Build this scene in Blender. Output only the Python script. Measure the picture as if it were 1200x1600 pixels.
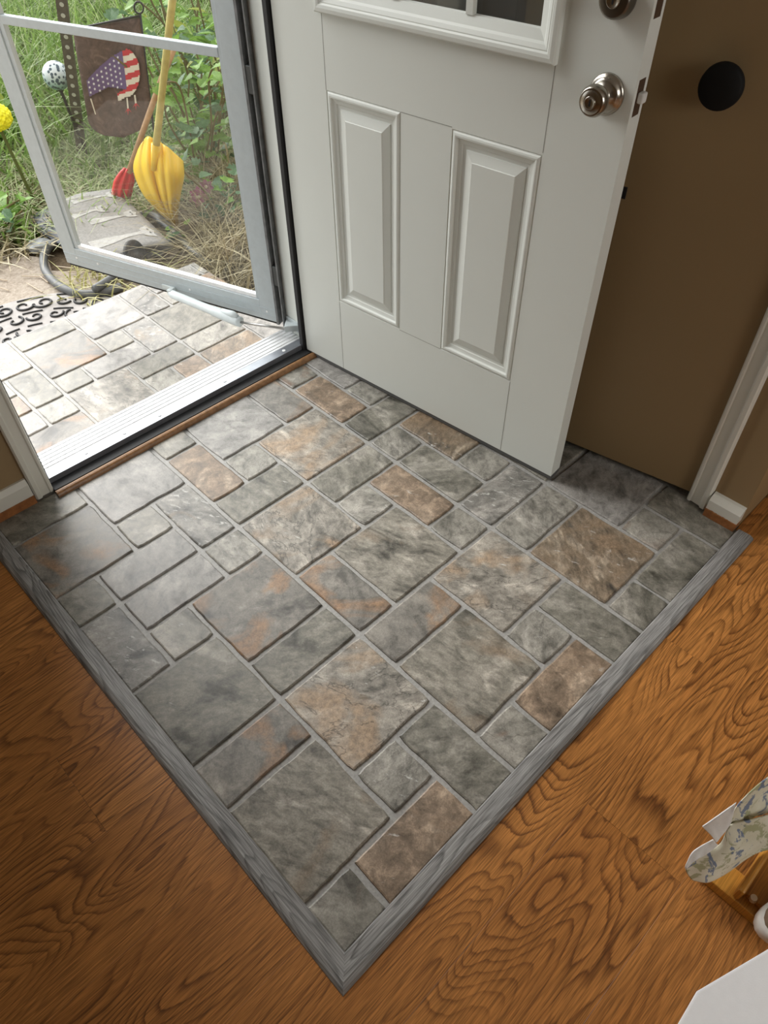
import bpy, bmesh, math, random
import numpy as np
from mathutils import Vector, Matrix

for o in list(bpy.data.objects): bpy.data.objects.remove(o, do_unlink=True)
SC = bpy.context.scene; COL = SC.collection
random.seed(7); RNG = np.random.default_rng(7)

# ------------------------------------------------------------------ camera
CAM_R = np.array([[0.71757, -0.6964, -0.010951], [-0.515557, -0.520526, -0.680627], [0.468288, 0.494044, -0.732548]])
CAM_C = np.array([-0.58636, -0.70499, 1.38634]); CAM_F = 1136.33
cd = bpy.data.cameras.new('camera'); cam = bpy.data.objects.new('camera', cd); COL.objects.link(cam)
cd.sensor_fit = 'VERTICAL'; cd.sensor_height = 32.0; cd.sensor_width = 24.0; cd.lens = CAM_F * 32.0 / 1600.0
cd.clip_start = 0.02; cd.clip_end = 200
rx, ry, rz = CAM_R[0], -CAM_R[1], -CAM_R[2]
cam.matrix_world = Matrix(((rx[0], ry[0], rz[0], CAM_C[0]), (rx[1], ry[1], rz[1], CAM_C[1]), (rx[2], ry[2], rz[2], CAM_C[2]), (0, 0, 0, 1)))
SC.camera = cam

# ------------------------------------------------------------------ sky, sun, exposure
SKY = 1.75; SUN = 5.5; SUN_ANGLE = 50; SUN_DIR = (0.04, -1.0, -0.64); FILL = 22.0
w = bpy.data.worlds.new('overcast_sky'); SC.world = w; w.use_nodes = True
wn = w.node_tree; wn.nodes.clear()
tc = wn.nodes.new('ShaderNodeTexCoord'); sx = wn.nodes.new('ShaderNodeSeparateXYZ'); rp = wn.nodes.new('ShaderNodeValToRGB')
bg = wn.nodes.new('ShaderNodeBackground'); wo = wn.nodes.new('ShaderNodeOutputWorld')
wn.links.new(tc.outputs['Generated'], sx.inputs[0]); wn.links.new(sx.outputs['Z'], rp.inputs[0])
rp.color_ramp.elements[0].position = 0.0; rp.color_ramp.elements[0].color = (0.70, 0.72, 0.72, 1)
rp.color_ramp.elements[1].position = 1.0; rp.color_ramp.elements[1].color = (0.97, 0.99, 1.0, 1)
wn.links.new(rp.outputs[0], bg.inputs[0]); bg.inputs[1].default_value = SKY
wn.links.new(bg.outputs[0], wo.inputs[0])
sl = bpy.data.lights.new('hazy_sun', 'SUN'); so = bpy.data.objects.new('hazy_sun', sl); COL.objects.link(so)
sl.energy = SUN; sl.angle = math.radians(SUN_ANGLE); sl.color = (1.0, 0.985, 0.96)
so.rotation_euler = Vector(SUN_DIR).to_track_quat('-Z', 'Y').to_euler(); so.location = (0, 6, 6)
# added fill lamp, set at a made-up window opening behind the photographer
al = bpy.data.lights.new('room_fill_light', 'AREA'); ao = bpy.data.objects.new('room_fill_light', al); COL.objects.link(ao)
al.shape = 'RECTANGLE'; al.size = 1.5; al.size_y = 1.1; al.energy = FILL; al.color = (1.0, 0.97, 0.93)
ao.location = (0.25, -3.02, 1.6); ao.rotation_euler = Vector((-0.15, 1.0, -0.5)).to_track_quat('-Z', 'Y').to_euler()
SC.view_settings.view_transform = 'Standard'; SC.view_settings.look = 'None'
SC.view_settings.gamma = 1.0; SC.view_settings.use_curve_mapping = False; SC.view_settings.exposure = 0.13

# ------------------------------------------------------------------ helpers
def ray(px, py):
    return CAM_R.T @ np.array([px - 600, py - 800, CAM_F])
def at_z(px, py, z):
    d = ray(px, py); return Vector(CAM_C + d * (z - CAM_C[2]) / d[2])
def at_dist(px, py, dist):
    d = ray(px, py); return Vector(CAM_C + d / np.linalg.norm(d) * dist)
def at_y(px, py, y):
    d = ray(px, py); return Vector(CAM_C + d * (y - CAM_C[1]) / d[1])

class MB:
    """collects shapes, then links them as one mesh object"""
    def __init__(s): s.v = []; s.f = []
    def add(s, vs, fs):
        k = len(s.v); s.v += [tuple(v) for v in vs]; s.f += [tuple(i + k for i in f) for f in fs]; return s
    def box(s, x0, x1, y0, y1, z0, z1, M=None):
        vs = [Vector((x, y, z)) for z in (z0, z1) for y in (y0, y1) for x in (x0, x1)]
        if M is not None: vs = [M @ v for v in vs]
        return s.add(vs, [(0, 2, 3, 1), (4, 5, 7, 6), (0, 1, 5, 4), (2, 6, 7, 3), (0, 4, 6, 2), (1, 3, 7, 5)])
    def prism(s, poly, z0, z1, M=None):
        n = len(poly); vs = [Vector((p[0], p[1], z0)) for p in poly] + [Vector((p[0], p[1], z1)) for p in poly]
        if M is not None: vs = [M @ v for v in vs]
        return s.add(vs, [tuple(range(n))[::-1], tuple(range(n, 2 * n))] + [(i, (i + 1) % n, n + (i + 1) % n, n + i) for i in range(n)])
    def rings(s, loops, cap0=True, cap1=True, closed=True):
        n = len(loops[0]); k = len(s.v)
        vs = [p for l in loops for p in l]; fs = []
        for a in range(len(loops) - 1):
            for i in range(n if closed else n - 1):
                j = (i + 1) % n; fs.append((a * n + i, a * n + j, (a + 1) * n + j, (a + 1) * n + i))
        if cap0: fs.append(tuple(range(n))[::-1])
        if cap1: fs.append(tuple((len(loops) - 1) * n + i for i in range(n)))
        return s.add(vs, fs)
    def tube(s, pts, r, n=8, cap=True):
        pts = [Vector(p) for p in pts]; rs = r if isinstance(r, (list, tuple)) else [r] * len(pts)
        loops = []; prev = None
        for i, p in enumerate(pts):
            t = (pts[min(i + 1, len(pts) - 1)] - pts[max(i - 1, 0)]).normalized()
            if prev is None:
                a = t.cross(Vector((0, 0, 1)))
                if a.length < 0.05: a = t.cross(Vector((0, 1, 0)))
            else: a = prev - t * prev.dot(t)
            a.normalize(); prev = a; b = t.cross(a)
            loops.append([p + (a * math.cos(2 * math.pi * k / n) + b * math.sin(2 * math.pi * k / n)) * rs[i] for k in range(n)])
        return s.rings(loops, cap, cap)
    def lathe(s, prof, M, n=24):
        loops = [[M @ Vector((r * math.cos(2 * math.pi * k / n), r * math.sin(2 * math.pi * k / n), h)) for k in range(n)] for r, h in prof]
        return s.rings(loops)
    def grid(s, P):
        n, m = len(P), len(P[0])
        return s.add([p for r in P for p in r], [(i * m + j, i * m + j + 1, (i + 1) * m + j + 1, (i + 1) * m + j) for i in range(n - 1) for j in range(m - 1)])
    def mesh(s, name):
        me = bpy.data.meshes.new(name); me.from_pydata(s.v, [], s.f); me.validate(); me.update()
        bm = bmesh.new(); bm.from_mesh(me); bmesh.ops.recalc_face_normals(bm, faces=bm.faces); bm.to_mesh(me); bm.free()
        return me
    def build(s, name, mat, parent=None, smooth=False, bevel=0, solid=0, sub=0):
        o = bpy.data.objects.new(name, s.mesh(name)); COL.objects.link(o)
        if mat: o.data.materials.append(mat)
        if parent: o.parent = parent
        if smooth: o.data.polygons.foreach_set('use_smooth', [True] * len(o.data.polygons))
        if solid: m = o.modifiers.new('solid', 'SOLIDIFY'); m.thickness = solid; m.offset = 0
        if sub: m = o.modifiers.new('sub', 'SUBSURF'); m.levels = m.render_levels = sub
        if bevel:
            m = o.modifiers.new('bevel', 'BEVEL'); m.width = bevel; m.segments = 2; m.limit_method = 'ANGLE'; m.angle_limit = 0.7
        return o
def empty(name, loc=(0, 0, 0)):
    o = bpy.data.objects.new(name, None); COL.objects.link(o); o.location = loc; o.empty_display_size = 0.05; return o
def inst(name, me, loc=(0, 0, 0), rot=(0, 0, 0), scale=1.0, parent=None):
    o = bpy.data.objects.new(name, me); COL.objects.link(o); o.location = loc; o.rotation_euler = rot
    o.scale = (scale,) * 3 if not isinstance(scale, (tuple, list)) else scale
    if parent: o.parent = parent
    return o
def tag(o, label, cat, group=None, kind=None):
    o['label'] = label; o['category'] = cat
    if group: o['group'] = group
    if kind: o['kind'] = kind
    return o
def frame(origin, xdir, ydir):
    """matrix with local x, y along the two directions, z = x cross y"""
    x = Vector(xdir).normalized(); y = Vector(ydir); y = (y - x * y.dot(x)).normalized(); z = x.cross(y)
    return Matrix(((x[0], y[0], z[0], origin[0]), (x[1], y[1], z[1], origin[1]), (x[2], y[2], z[2], origin[2]), (0, 0, 0, 1)))

# ------------------------------------------------------------------ materials
class NT:
    def __init__(s, name):
        s.m = bpy.data.materials.new(name); s.m.use_nodes = True; s.t = s.m.node_tree; s.t.nodes.clear()
        s.out = s.t.nodes.new('ShaderNodeOutputMaterial')
    def n(s, typ, ins=None, **kw):
        nd = s.t.nodes.new('ShaderNode' + typ)
        for k, v in kw.items(): setattr(nd, k, v)
        for k, v in (ins or {}).items():
            if isinstance(v, bpy.types.NodeSocket): s.t.links.new(v, nd.inputs[k])
            else:
                if isinstance(v, (tuple, list)) and len(v) == 3 and nd.inputs[k].type == 'RGBA': v = (*v, 1)
                nd.inputs[k].default_value = v
        return nd
    def math(s, op, a, b=0.0, c=None):
        nd = s.t.nodes.new('ShaderNodeMath'); nd.operation = op
        for i, v in enumerate((a, b, c)):
            if v is None: continue
            if isinstance(v, bpy.types.NodeSocket): s.t.links.new(v, nd.inputs[i])
            else: nd.inputs[i].default_value = v
        return nd.outputs[0]
    def ramp(s, fac, stops):
        nd = s.t.nodes.new('ShaderNodeValToRGB'); s.t.links.new(fac, nd.inputs[0]); cr = nd.color_ramp
        while len(cr.elements) < len(stops): cr.elements.new(0.5)
        for e, (p, c) in zip(cr.elements, stops): e.position = p; e.color = (*c, 1) if len(c) == 3 else c
        return nd.outputs[0]
    def mix(s, fac, a, b, mode='MIX'):
        nd = s.t.nodes.new('ShaderNodeMix'); nd.data_type = 'RGBA'; nd.blend_type = mode
        for idx, v in ((0, fac), (6, a), (7, b)):
            if isinstance(v, bpy.types.NodeSocket): s.t.links.new(v, nd.inputs[idx])
            else: nd.inputs[idx].default_value = (*v, 1) if isinstance(v, (tuple, list)) and len(v) == 3 else v
        return nd.outputs[2]
    def coord(s, scale=(1, 1, 1), rnd=0.0, rot=(0, 0, 0)):
        c = s.n('TexCoord').outputs['Object']
        if rnd:
            r = s.n('ObjectInfo').outputs['Random']
            v = s.n('CombineXYZ', {0: s.math('MULTIPLY', r, rnd), 1: s.math('MULTIPLY', r, rnd * 1.7), 2: s.math('MULTIPLY', r, rnd * 0.6)}).outputs[0]
            c = s.n('VectorMath', {0: c, 1: v}, operation='ADD').outputs[0]
        if any(rot): c = s.n('Mapping', {'Vector': c, 'Rotation': rot}).outputs[0]
        return s.n('Mapping', {'Vector': c, 'Scale': scale}).outputs[0]
    def noise(s, vec, scale, detail=3, rough=0.5, dist=0.0):
        return s.n('TexNoise', {'Vector': vec, 'Scale': scale, 'Detail': detail, 'Roughness': rough, 'Distortion': dist}).outputs[0]
    def bump(s, h, strength=0.3, dist=0.002):
        return s.n('Bump', {'Height': h, 'Strength': strength, 'Distance': dist}).outputs[0]
    def done(s, col, rough=0.5, metal=0.0, normal=None, spec=0.5, sheen=0.0, sub=0.0):
        p = s.n('BsdfPrincipled', {'Base Color': col, 'Roughness': rough, 'Metallic': metal, 'Specular IOR Level': spec})
        if normal: s.t.links.new(normal, p.inputs['Normal'])
        s.t.links.new(p.outputs[0], s.out.inputs[0]); return s.m
MAT = {}
def plain(name, col, rough=0.5, metal=0.0, var=0.08, scale=30.0, bump=0.0, spec=0.5):
    if name in MAT: return MAT[name]
    t = NT(name); c = t.coord((1, 1, 1), 3.0); n = t.noise(c, scale, 4, 0.6)
    lo = tuple(x * (1 - var) for x in col); hi = tuple(min(1, x * (1 + var)) for x in col)
    nm = t.bump(t.noise(c, scale * 6, 2), bump, 0.001) if bump else None
    MAT[name] = t.done(t.ramp(n, [(0.25, lo), (0.75, hi)]), rough, metal, nm, spec); return MAT[name]

def tile_mat(name, a, b, dark, accent=None, acc=0.62, streak=0.0, fleck=0.0, accscale=7.0, gran=0.5, crack=0.0, rot=0.6):
    a, b, dark = ((k[0] * 1.14 * q, k[1] * 1.085 * q, k[2] * 1.03 * q) for k, q in ((a, 1), (b, 1.05), (dark, .72))); accent = accent and tuple(x * 1.1 for x in accent)
    t = NT('tile_' + name); c = t.coord((1, 1, 1), 37.0)
    rnd = t.n('ObjectInfo').outputs['Random']
    cr_ = t.n('VectorRotate', {'Vector': c, 'Angle': t.math('ADD', rot, t.math('MULTIPLY', t.math('FRACT', t.math('MULTIPLY', rnd, 17.3)), 2.2))}, rotation_type='Z_AXIS').outputs[0]
    cs = t.n('Mapping', {'Vector': cr_, 'Scale': (1.0, 1.0 + 1.1 * streak, 1.0)}).outputs[0]
    big = t.noise(cs, 6.5, 6, 0.58, 0.8)
    col = t.ramp(big, [(0.33, dark), (0.45, a), (0.53, a), (0.64, b)])
    mid = t.noise(cs, 30.0, 6, 0.72, 0.4)
    col = t.mix(0.75, col, t.ramp(mid, [(0.34, (0.36,) * 3), (0.50, (0.95,) * 3), (0.66, (1.1 + 1.0 * gran,) * 3)]), 'MULTIPLY')
    cl = t.noise(t.coord((1, 1, 1), 71.0), 13.0, 5, 0.65, 0.5)
    col = t.mix(t.ramp(cl, [(0.52, (0, 0, 0)), (0.72, (0.40,) * 3)]), col, tuple(min(1, x * 1.15) for x in b))
    if accent:
        an = t.noise(t.coord((1, 1.25, 1), 53.0, (0, 0, rot)), accscale, 3, 0.55, 0.9)
        col = t.mix(t.ramp(an, [(acc - .03, (0, 0, 0)), (acc + 0.10, (0.72,) * 3)]), col,
                    t.ramp(t.noise(c, 90.0, 4, 0.7), [(0.35, tuple(x * 0.6 for x in accent)), (0.65, tuple(min(1, x * 1.25) for x in accent))]))
    if fleck:
        fn = t.noise(t.coord((1, 3.0, 1), 91.0, (0, 0, rot + 0.5)), 26.0, 4, 0.65, 0.4)
        col = t.mix(t.ramp(fn, [(0.74 - 0.16 * fleck, (0, 0, 0)), (0.80 - 0.14 * fleck, (0.75,) * 3)]), col, (0.66, 0.65, 0.61))
    if crack:
        vn = t.n('TexNoise', {'Vector': cs, 'Scale': 5.0, 'Detail': 5.0, 'Roughness': 0.6, 'Distortion': 0.5}).outputs[0]
        e = t.math('ABSOLUTE', t.math('SUBTRACT', vn, 0.5))
        col = t.mix(t.ramp(e, [(0.0, (0.7 * crack,) * 3), (0.010, (0, 0, 0))]), col, tuple(x * 0.35 for x in dark))
    fine = t.noise(c, 300.0, 3, 0.75)
    col = t.mix(0.5, col, t.ramp(fine, [(0.34, (0.5,) * 3), (0.66, (1.15,) * 3)]), 'MULTIPLY')
    h = t.math('ADD', t.math('MULTIPLY', mid, 0.8), t.math('MULTIPLY', fine, 0.25))
    rg = t.ramp(mid, [(0.3, (0.36,) * 3), (0.7, (0.52,) * 3)])
    return t.done(col, rg, 0, t.bump(h, 0.35, 0.0014), 0.45)
G1 = (0.215, 0.212, 0.195); G2 = (0.34, 0.335, 0.31); GD = (0.10, 0.098, 0.084)
TILE = {
    'streak': tile_mat('streak', (0.25, 0.24, 0.215), (0.42, 0.40, 0.36), (0.12, 0.115, 0.10), (0.40, 0.275, 0.17), 0.53, 0.5, 0.45, 4.2, 0.6, 0.9),
    'rust': tile_mat('rust', (0.19, 0.185, 0.17), (0.28, 0.27, 0.245), (0.085, 0.083, 0.075), (0.34, 0.195, 0.10), 0.53, 0.0, 0.0, 5.5, 0.3),
    'smoky': tile_mat('smoky', (0.225, 0.218, 0.19), (0.36, 0.345, 0.31), (0.075, 0.072, 0.06), (0.25, 0.185, 0.125), 0.58, 0.9, 0.0, 5.0, 0.5),
    'greywhite': tile_mat('greywhite', (0.27, 0.268, 0.245), (0.37, 0.365, 0.34), (0.16, 0.158, 0.14), None, 0.6, 0.4, 0.55, 7, 0.35, 0.5),
    'olive': tile_mat('olive', (0.185, 0.183, 0.16), (0.28, 0.275, 0.25), (0.085, 0.085, 0.07), None, 0.6, 0.5, 0.35, 7, 0.5),
    'brown': tile_mat('brown', (0.225, 0.175, 0.130), (0.36, 0.295, 0.23), (0.11, 0.085, 0.062), (0.28, 0.20, 0.135), 0.58, 0.0, 0.45, 9, 1.0),
    'greyrust': tile_mat('greyrust', (0.245, 0.243, 0.22), (0.33, 0.325, 0.30), (0.15, 0.148, 0.13), (0.22, 0.11, 0.06), 0.60, 0.2, 0.1, 6, 0.25, 0.6),
    'whitefleck': tile_mat('whitefleck', (0.20, 0.20, 0.19), (0.31, 0.305, 0.29), (0.09, 0.09, 0.082), (0.30, 0.21, 0.12), 0.66, 0.5, 0.95, 7, 0.5),
    'brownbig': tile_mat('brownbig', (0.19, 0.155, 0.115), (0.31, 0.27, 0.215), (0.085, 0.08, 0.07), (0.27, 0.19, 0.12), 0.52, 1.0, 0.55, 5, 0.7),
    'lav': tile_mat('lav', (0.25, 0.25, 0.245), (0.34, 0.34, 0.33), (0.15, 0.148, 0.14), None, 0.6, 0.3, 0.15, 7, 0.3),
}
def grout_mat():
    t = NT('grey_grout'); c = t.coord(); n = t.noise(c, 160, 4, 0.6)
    return t.done(t.ramp(n, [(0.3, (0.27, 0.265, 0.25)), (0.7, (0.40, 0.39, 0.37))]), 0.5, 0, t.bump(n, 0.2, 0.001), 0.4)
GROUT = grout_mat()
def oak_mat(name, dark, mid, light, ring=26.0, sc=(1.45, 6.6, 1.0), pore=0.70, rough=0.36, rot=0.0, rnd=41.0):
    t = NT(name); c = t.coord(sc, rnd, (0, 0, rot))
    f = t.noise(c, 1.35, 1.6, 0.35, 0.35)
    wob = t.noise(t.coord((9.0, 60.0, 1), rnd, (0, 0, rot)), 2.0, 3, 0.6)
    ph = t.math('FRACT', t.math('ADD', t.math('MULTIPLY', f, ring), t.math('MULTIPLY', wob, 0.45)))
    s = t.ramp(ph, [(0.0, (0.05,) * 3), (0.10, (1.0,) * 3), (0.20, (0.70,) * 3), (0.42, (0.15,) * 3), (0.8, (0.0,) * 3)])
    amp = t.ramp(t.noise(t.coord((1.2, 5.0, 1), rnd * 2, (0, 0, rot)), 2.0, 2), [(0.34, (0.32,) * 3), (0.60, (1.0,) * 3)])
    base = t.ramp(t.noise(c, 0.9, 3, 0.5), [(0.3, mid), (0.7, light)])
    col = t.mix(t.math('MULTIPLY', t.math('MULTIPLY', s, amp), 0.85), base, dark)
    po = t.noise(t.coord((16.0, 480.0, 1), rnd, (0, 0, rot)), 1.0, 2, 0.6)
    col = t.mix(pore, col, t.ramp(po, [(0.36, (0.45,) * 3), (0.50, (1.0,) * 3), (0.66, (1.55,) * 3)]), 'MULTIPLY')
    bn = t.bump(t.math('ADD', t.math('MULTIPLY', po, 0.6), t.math('MULTIPLY', s, -0.25)), 0.16, 0.001)
    return t.done(col, rough, 0, bn, 0.42)
OAK = oak_mat('oak_laminate', (0.085, 0.026, 0.006), (0.345, 0.138, 0.034), (0.445, 0.19, 0.050))
GREYWOOD = oak_mat('grey_wood_x', (0.085, 0.084, 0.081), (0.225, 0.221, 0.214), (0.325, 0.32, 0.31), 12.0, (1.6, 16, 1), 0.6, 0.42)
GREYWOOD_Y = oak_mat('grey_wood_y', (0.085, 0.084, 0.081), (0.225, 0.221, 0.214), (0.325, 0.32, 0.31), 12.0, (1.6, 16, 1), 0.6, 0.42, math.pi / 2)
def paint(name, col, rough=0.4, var=0.03):
    t = NT(name); c = t.coord(); n = t.noise(c, 3.0, 4, 0.6); fn = t.noise(t.coord((140, 140, 18)), 1.0, 3, 0.6)
    sm = t.noise(t.coord((1, 1, 1)), 22.0, 5, 0.75)
    base = t.ramp(n, [(0.3, tuple(x * (1 - var) for x in col)), (0.7, col)])
    base = t.mix(t.ramp(sm, [(0.68, (0, 0, 0)), (0.80, (0.22,) * 3)]), base, tuple(x * 0.55 for x in col))
    return t.done(base, rough, 0, t.bump(fn, 0.10, 0.0006), 0.4)
WHITE_PAINT = paint('white_door_paint', (0.77, 0.80, 0.755))
TRIM_PAINT = paint('cream_trim_paint', (0.70, 0.69, 0.62), 0.42)
TAN_PAINT = paint('tan_wall_paint', (0.305, 0.212, 0.108), 0.55, 0.05)
CEIL_PAINT = paint('ceiling_paint', (0.75, 0.74, 0.70), 0.8)
SEAM = plain('door_seam', (0.33, 0.33, 0.30), 0.7)
NICKEL = plain('brushed_nickel', (0.42, 0.39, 0.34), 0.24, 1.0, 0.06, 60)
DARKMETAL = plain('dark_nickel', (0.20, 0.185, 0.16), 0.3, 1.0)
BLACK = plain('black_plastic', (0.012, 0.012, 0.012), 0.45)
BLACKMETAL = plain('black_metal', (0.02, 0.02, 0.022), 0.5, 0.3)
RUBBER = plain('black_rubber', (0.014, 0.014, 0.015), 0.65, 0, 0.2, 40)
ALU = plain('grey_aluminium', (0.50, 0.555, 0.58), 0.42, 0.25, 0.05, 50)
ALU_DARK = plain('weathered_aluminium', (0.20, 0.205, 0.21), 0.5, 0.4, 0.35, 35)
MILL = plain('mill_aluminium', (0.82, 0.83, 0.84), 0.42, 0.2, 0.08, 45)
PALEBLUE = plain('pale_grey_plastic', (0.60, 0.66, 0.67), 0.45)
BAREWOOD = plain('bare_reddish_wood', (0.30, 0.115, 0.035), 0.55, 0, 0.35, 60, 0.2)
DARKWOOD = plain('stained_wood_strip', (0.25, 0.125, 0.05), 0.4, 0, 0.4, 70, 0.2)
def glass_mat(name, haze, tint, glossf):
    t = NT(name); tr = t.n('BsdfTransparent', {'Color': (*tint, 1)}).outputs[0]
    gl = t.n('BsdfGlossy', {'Roughness': 0.02, 'Color': (1, 1, 1, 1)}).outputs[0]
    fr = t.math('MULTIPLY', t.math('ADD', 0.035, t.math('MULTIPLY', t.math('POWER', t.n('LayerWeight', {'Blend': 0.5}).outputs['Facing'], 4.0), 0.6)), glossf)
    m1 = t.n('MixShader', {0: fr, 1: tr, 2: gl}).outputs[0]
    df = t.n('BsdfDiffuse', {'Color': (0.75, 0.78, 0.78, 1)}).outputs[0]
    hz = t.math('MULTIPLY', t.noise(t.coord((1, 1, 1)), 4.0, 4, 0.6), haze * 2)
    m2 = t.n('MixShader', {0: hz, 1: m1, 2: df}).outputs[0]
    t.t.links.new(m2, t.out.inputs[0]); return t.m
GLASS = glass_mat('storm_door_glass', 0.004, (0.95, 0.96, 0.955), 1.0)
DGLASS = glass_mat('door_lite_glass', 0.07, (0.93, 0.95, 0.92), 1.3)

# ------------------------------------------------------------------ room shell
MOD = 0.4572; Q = MOD / 4
TX0, TY0 = -0.445, -0.444            # inner edge of the grey trim
TRW = 0.043                          # width of the grey trim
WALL_Y = 0.92; WALL_X = 0.905; SILL_Y = 0.893
floor = MB().box(-2.6, 2.2, -3.1, 0.93, -0.12, -0.0048).build('floor', GROUT)
tag(floor, 'interior floor of stone-look tiles bordered by oak laminate', 'floor', kind='structure')

def tile_mesh(x0, x1, y0, y1, sides, seed, edge=0.0046):
    """sides: per side (x0,x1,y0,y1) 'm' straight module joint, 'w' wavy joint, 'c' cut edge"""
    rg = random.Random(seed)
    ins = {'m': edge * 1.15, 'w': edge, 'c': 0.0}
    a0, a1 = x0 + ins[sides[0]], x1 - ins[sides[1]]; b0, b1 = y0 + ins[sides[2]], y1 - ins[sides[3]]
    amp = {'m': 0.0004, 'w': 0.0016, 'c': 0.0}
    rad = 0.006; P = []
    def run(p, q, nrm, kind):
        L = math.hypot(q[0] - p[0], q[1] - p[1]); n = max(2, int(L / 0.022)); o = 0.0
        for i in range(n):
            u = (i + 0.5) / n; o = 0.5 * o + rg.uniform(-1, 1) * amp[kind]
            P.append((p[0] + (q[0] - p[0]) * u + nrm[0] * o, p[1] + (q[1] - p[1]) * u + nrm[1] * o))
    def corner(x, y, cx, cy, ka, kb):
        if 'c' in (ka, kb): P.append((x, y)); return
        P.append((x + cx * rad * 0.29, y + cy * rad * 0.29))
    corner(a0, b0, 1, 1, sides[0], sides[2]); run((a0 + rad, b0), (a1 - rad, b0), (0, 1), sides[2])
    corner(a1, b0, -1, 1, sides[1], sides[2]); run((a1, b0 + rad), (a1, b1 - rad), (1, 0), sides[1])
    corner(a1, b1, -1, -1, sides[1], sides[3]); run((a1 - rad, b1), (a0 + rad, b1), (0, 1), sides[3])
    corner(a0, b1, 1, -1, sides[0], sides[3]); run((a0, b1 - rad), (a0, b0 + rad), (1, 0), sides[0])
    mx, my = (x0 + x1) / 2, (y0 + y1) / 2
    def off(d):
        out = []
        for x, y in P:
            hx, hy = (a1 - a0) / 2, (b1 - b0) / 2; cx, cy = (a0 + a1) / 2, (b0 + b1) / 2
            out.append((cx + (x - cx) * (hx - d) / hx - mx, cy + (y - cy) * (hy - d) / hy - my))
        return out
    L0 = [Vector((x, y, -0.0049)) for x, y in off(0)]; L1 = [Vector((x, y, -0.0016)) for x, y in off(0.0007)]
    L2 = [Vector((x, y, 0.0)) for x, y in off(0.0036)]
    m = MB().rings([L0, L1, L2], False, True); me = m.mesh('tile'); return me, (mx, my)

def lay_tiles(blocks, styles_of, clip, ox, oy, z, parent, seed0):
    cx0, cx1, cy0, cy1 = clip
    for (bx, by), rects in blocks.items():
        for k, (i0, i1, j0, j1, st) in enumerate(rects):
            r = [(bx * 4 + i0) * Q + ox, (bx * 4 + i1) * Q + ox, (by * 4 + j0) * Q + oy, (by * 4 + j1) * Q + oy]
            sd = ['m' if v % 4 == 0 else 'w' for v in (i0, i1, j0, j1)]
            if r[0] < cx0: r[0] = cx0; sd[0] = 'c'
            if r[1] > cx1: r[1] = cx1; sd[1] = 'c'
            if r[2] < cy0: r[2] = cy0; sd[2] = 'c'
            if r[3] > cy1: r[3] = cy1; sd[3] = 'c'
            if r[1] - r[0] < 0.018 or r[3] - r[2] < 0.018: continue
            me, (mx, my) = tile_mesh(*r, sd, seed0 + hash((bx, by, k)) % 9999)
            me.materials.append(TILE[st])
            o = inst('tile', me, (mx, my, z), parent=parent)
TR = [(2, 4, 2, 4, 'streak'), (0, 2, 3, 4, 'rust'), (0, 2, 1, 3, 'smoky'), (2, 3, 1, 2, 'greywhite'), (3, 4, 0, 2, 'olive'), (1, 3, 0, 1, 'brown'), (0, 1, 0, 1, 'greyrust')]
TQ = [(0, 2, 2, 4, 'streak'), (2, 4, 3, 4, 'olive'), (2, 3, 2, 3, 'greywhite'), (3, 4, 1, 3, 'brown'), (1, 3, 0, 2, 'smoky'), (3, 4, 0, 1, 'greyrust'), (0, 1, 0, 2, 'rust')]
TP = [(2, 4, 0, 2, 'streak'), (1, 3, 2, 4, 'lav'), (3, 4, 2, 4, 'rust'), (1, 2, 1, 2, 'greywhite'), (0, 1, 1, 3, 'brown'), (0, 1, 3, 4, 'greyrust'), (0, 2, 0, 1, 'olive')]
TP2 = [(2, 4, 0, 2, 'olive'), (1, 3, 2, 4, 'brownbig'), (3, 4, 2, 4, 'rust'), (1, 2, 1, 2, 'greywhite'), (0, 1, 1, 3, 'olive'), (0, 1, 3, 4, 'greywhite'), (0, 2, 0, 1, 'whitefleck')]
TR2 = [(2, 4, 2, 4, 'lav'), (0, 2, 3, 4, 'greywhite'), (0, 2, 1, 3, 'brownbig'), (2, 3, 1, 2, 'greyrust'), (3, 4, 0, 2, 'olive'), (1, 3, 0, 1, 'olive'), (0, 1, 0, 1, 'olive')]
TS = [(2, 4, 1, 3, 'rust'), (2, 4, 0, 1, 'olive'), (0, 2, 0, 2, 'olive'), (1, 2, 2, 3, 'greywhite'), (0, 1, 2, 4, 'whitefleck'), (1, 3, 3, 4, 'lav'), (3, 4, 3, 4, 'greywhite')]
TR3 = [(2, 4, 2, 4, 'lav'), (0, 2, 3, 4, 'olive'), (0, 2, 1, 3, 'rust'), (2, 3, 1, 2, 'greywhite'), (3, 4, 0, 2, 'whitefleck'), (1, 3, 0, 1, 'lav'), (0, 1, 0, 1, 'olive')]
TPX = [(a, b, c, d, {'streak': 'olive'}.get(s, s)) for a, b, c, d, s in TP]
lay_tiles({(0, 0): TQ, (0, 1): TP, (1, 1): TPX, (1, 0): TP2, (1, -1): TR2, (0, -1): TR, (-1, -1): TR, (-1, 0): TS, (-1, 1): TR3},
          None, (TX0, 0.918, TY0, 0.905), 0, 0, 0.0, floor, 100)
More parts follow.
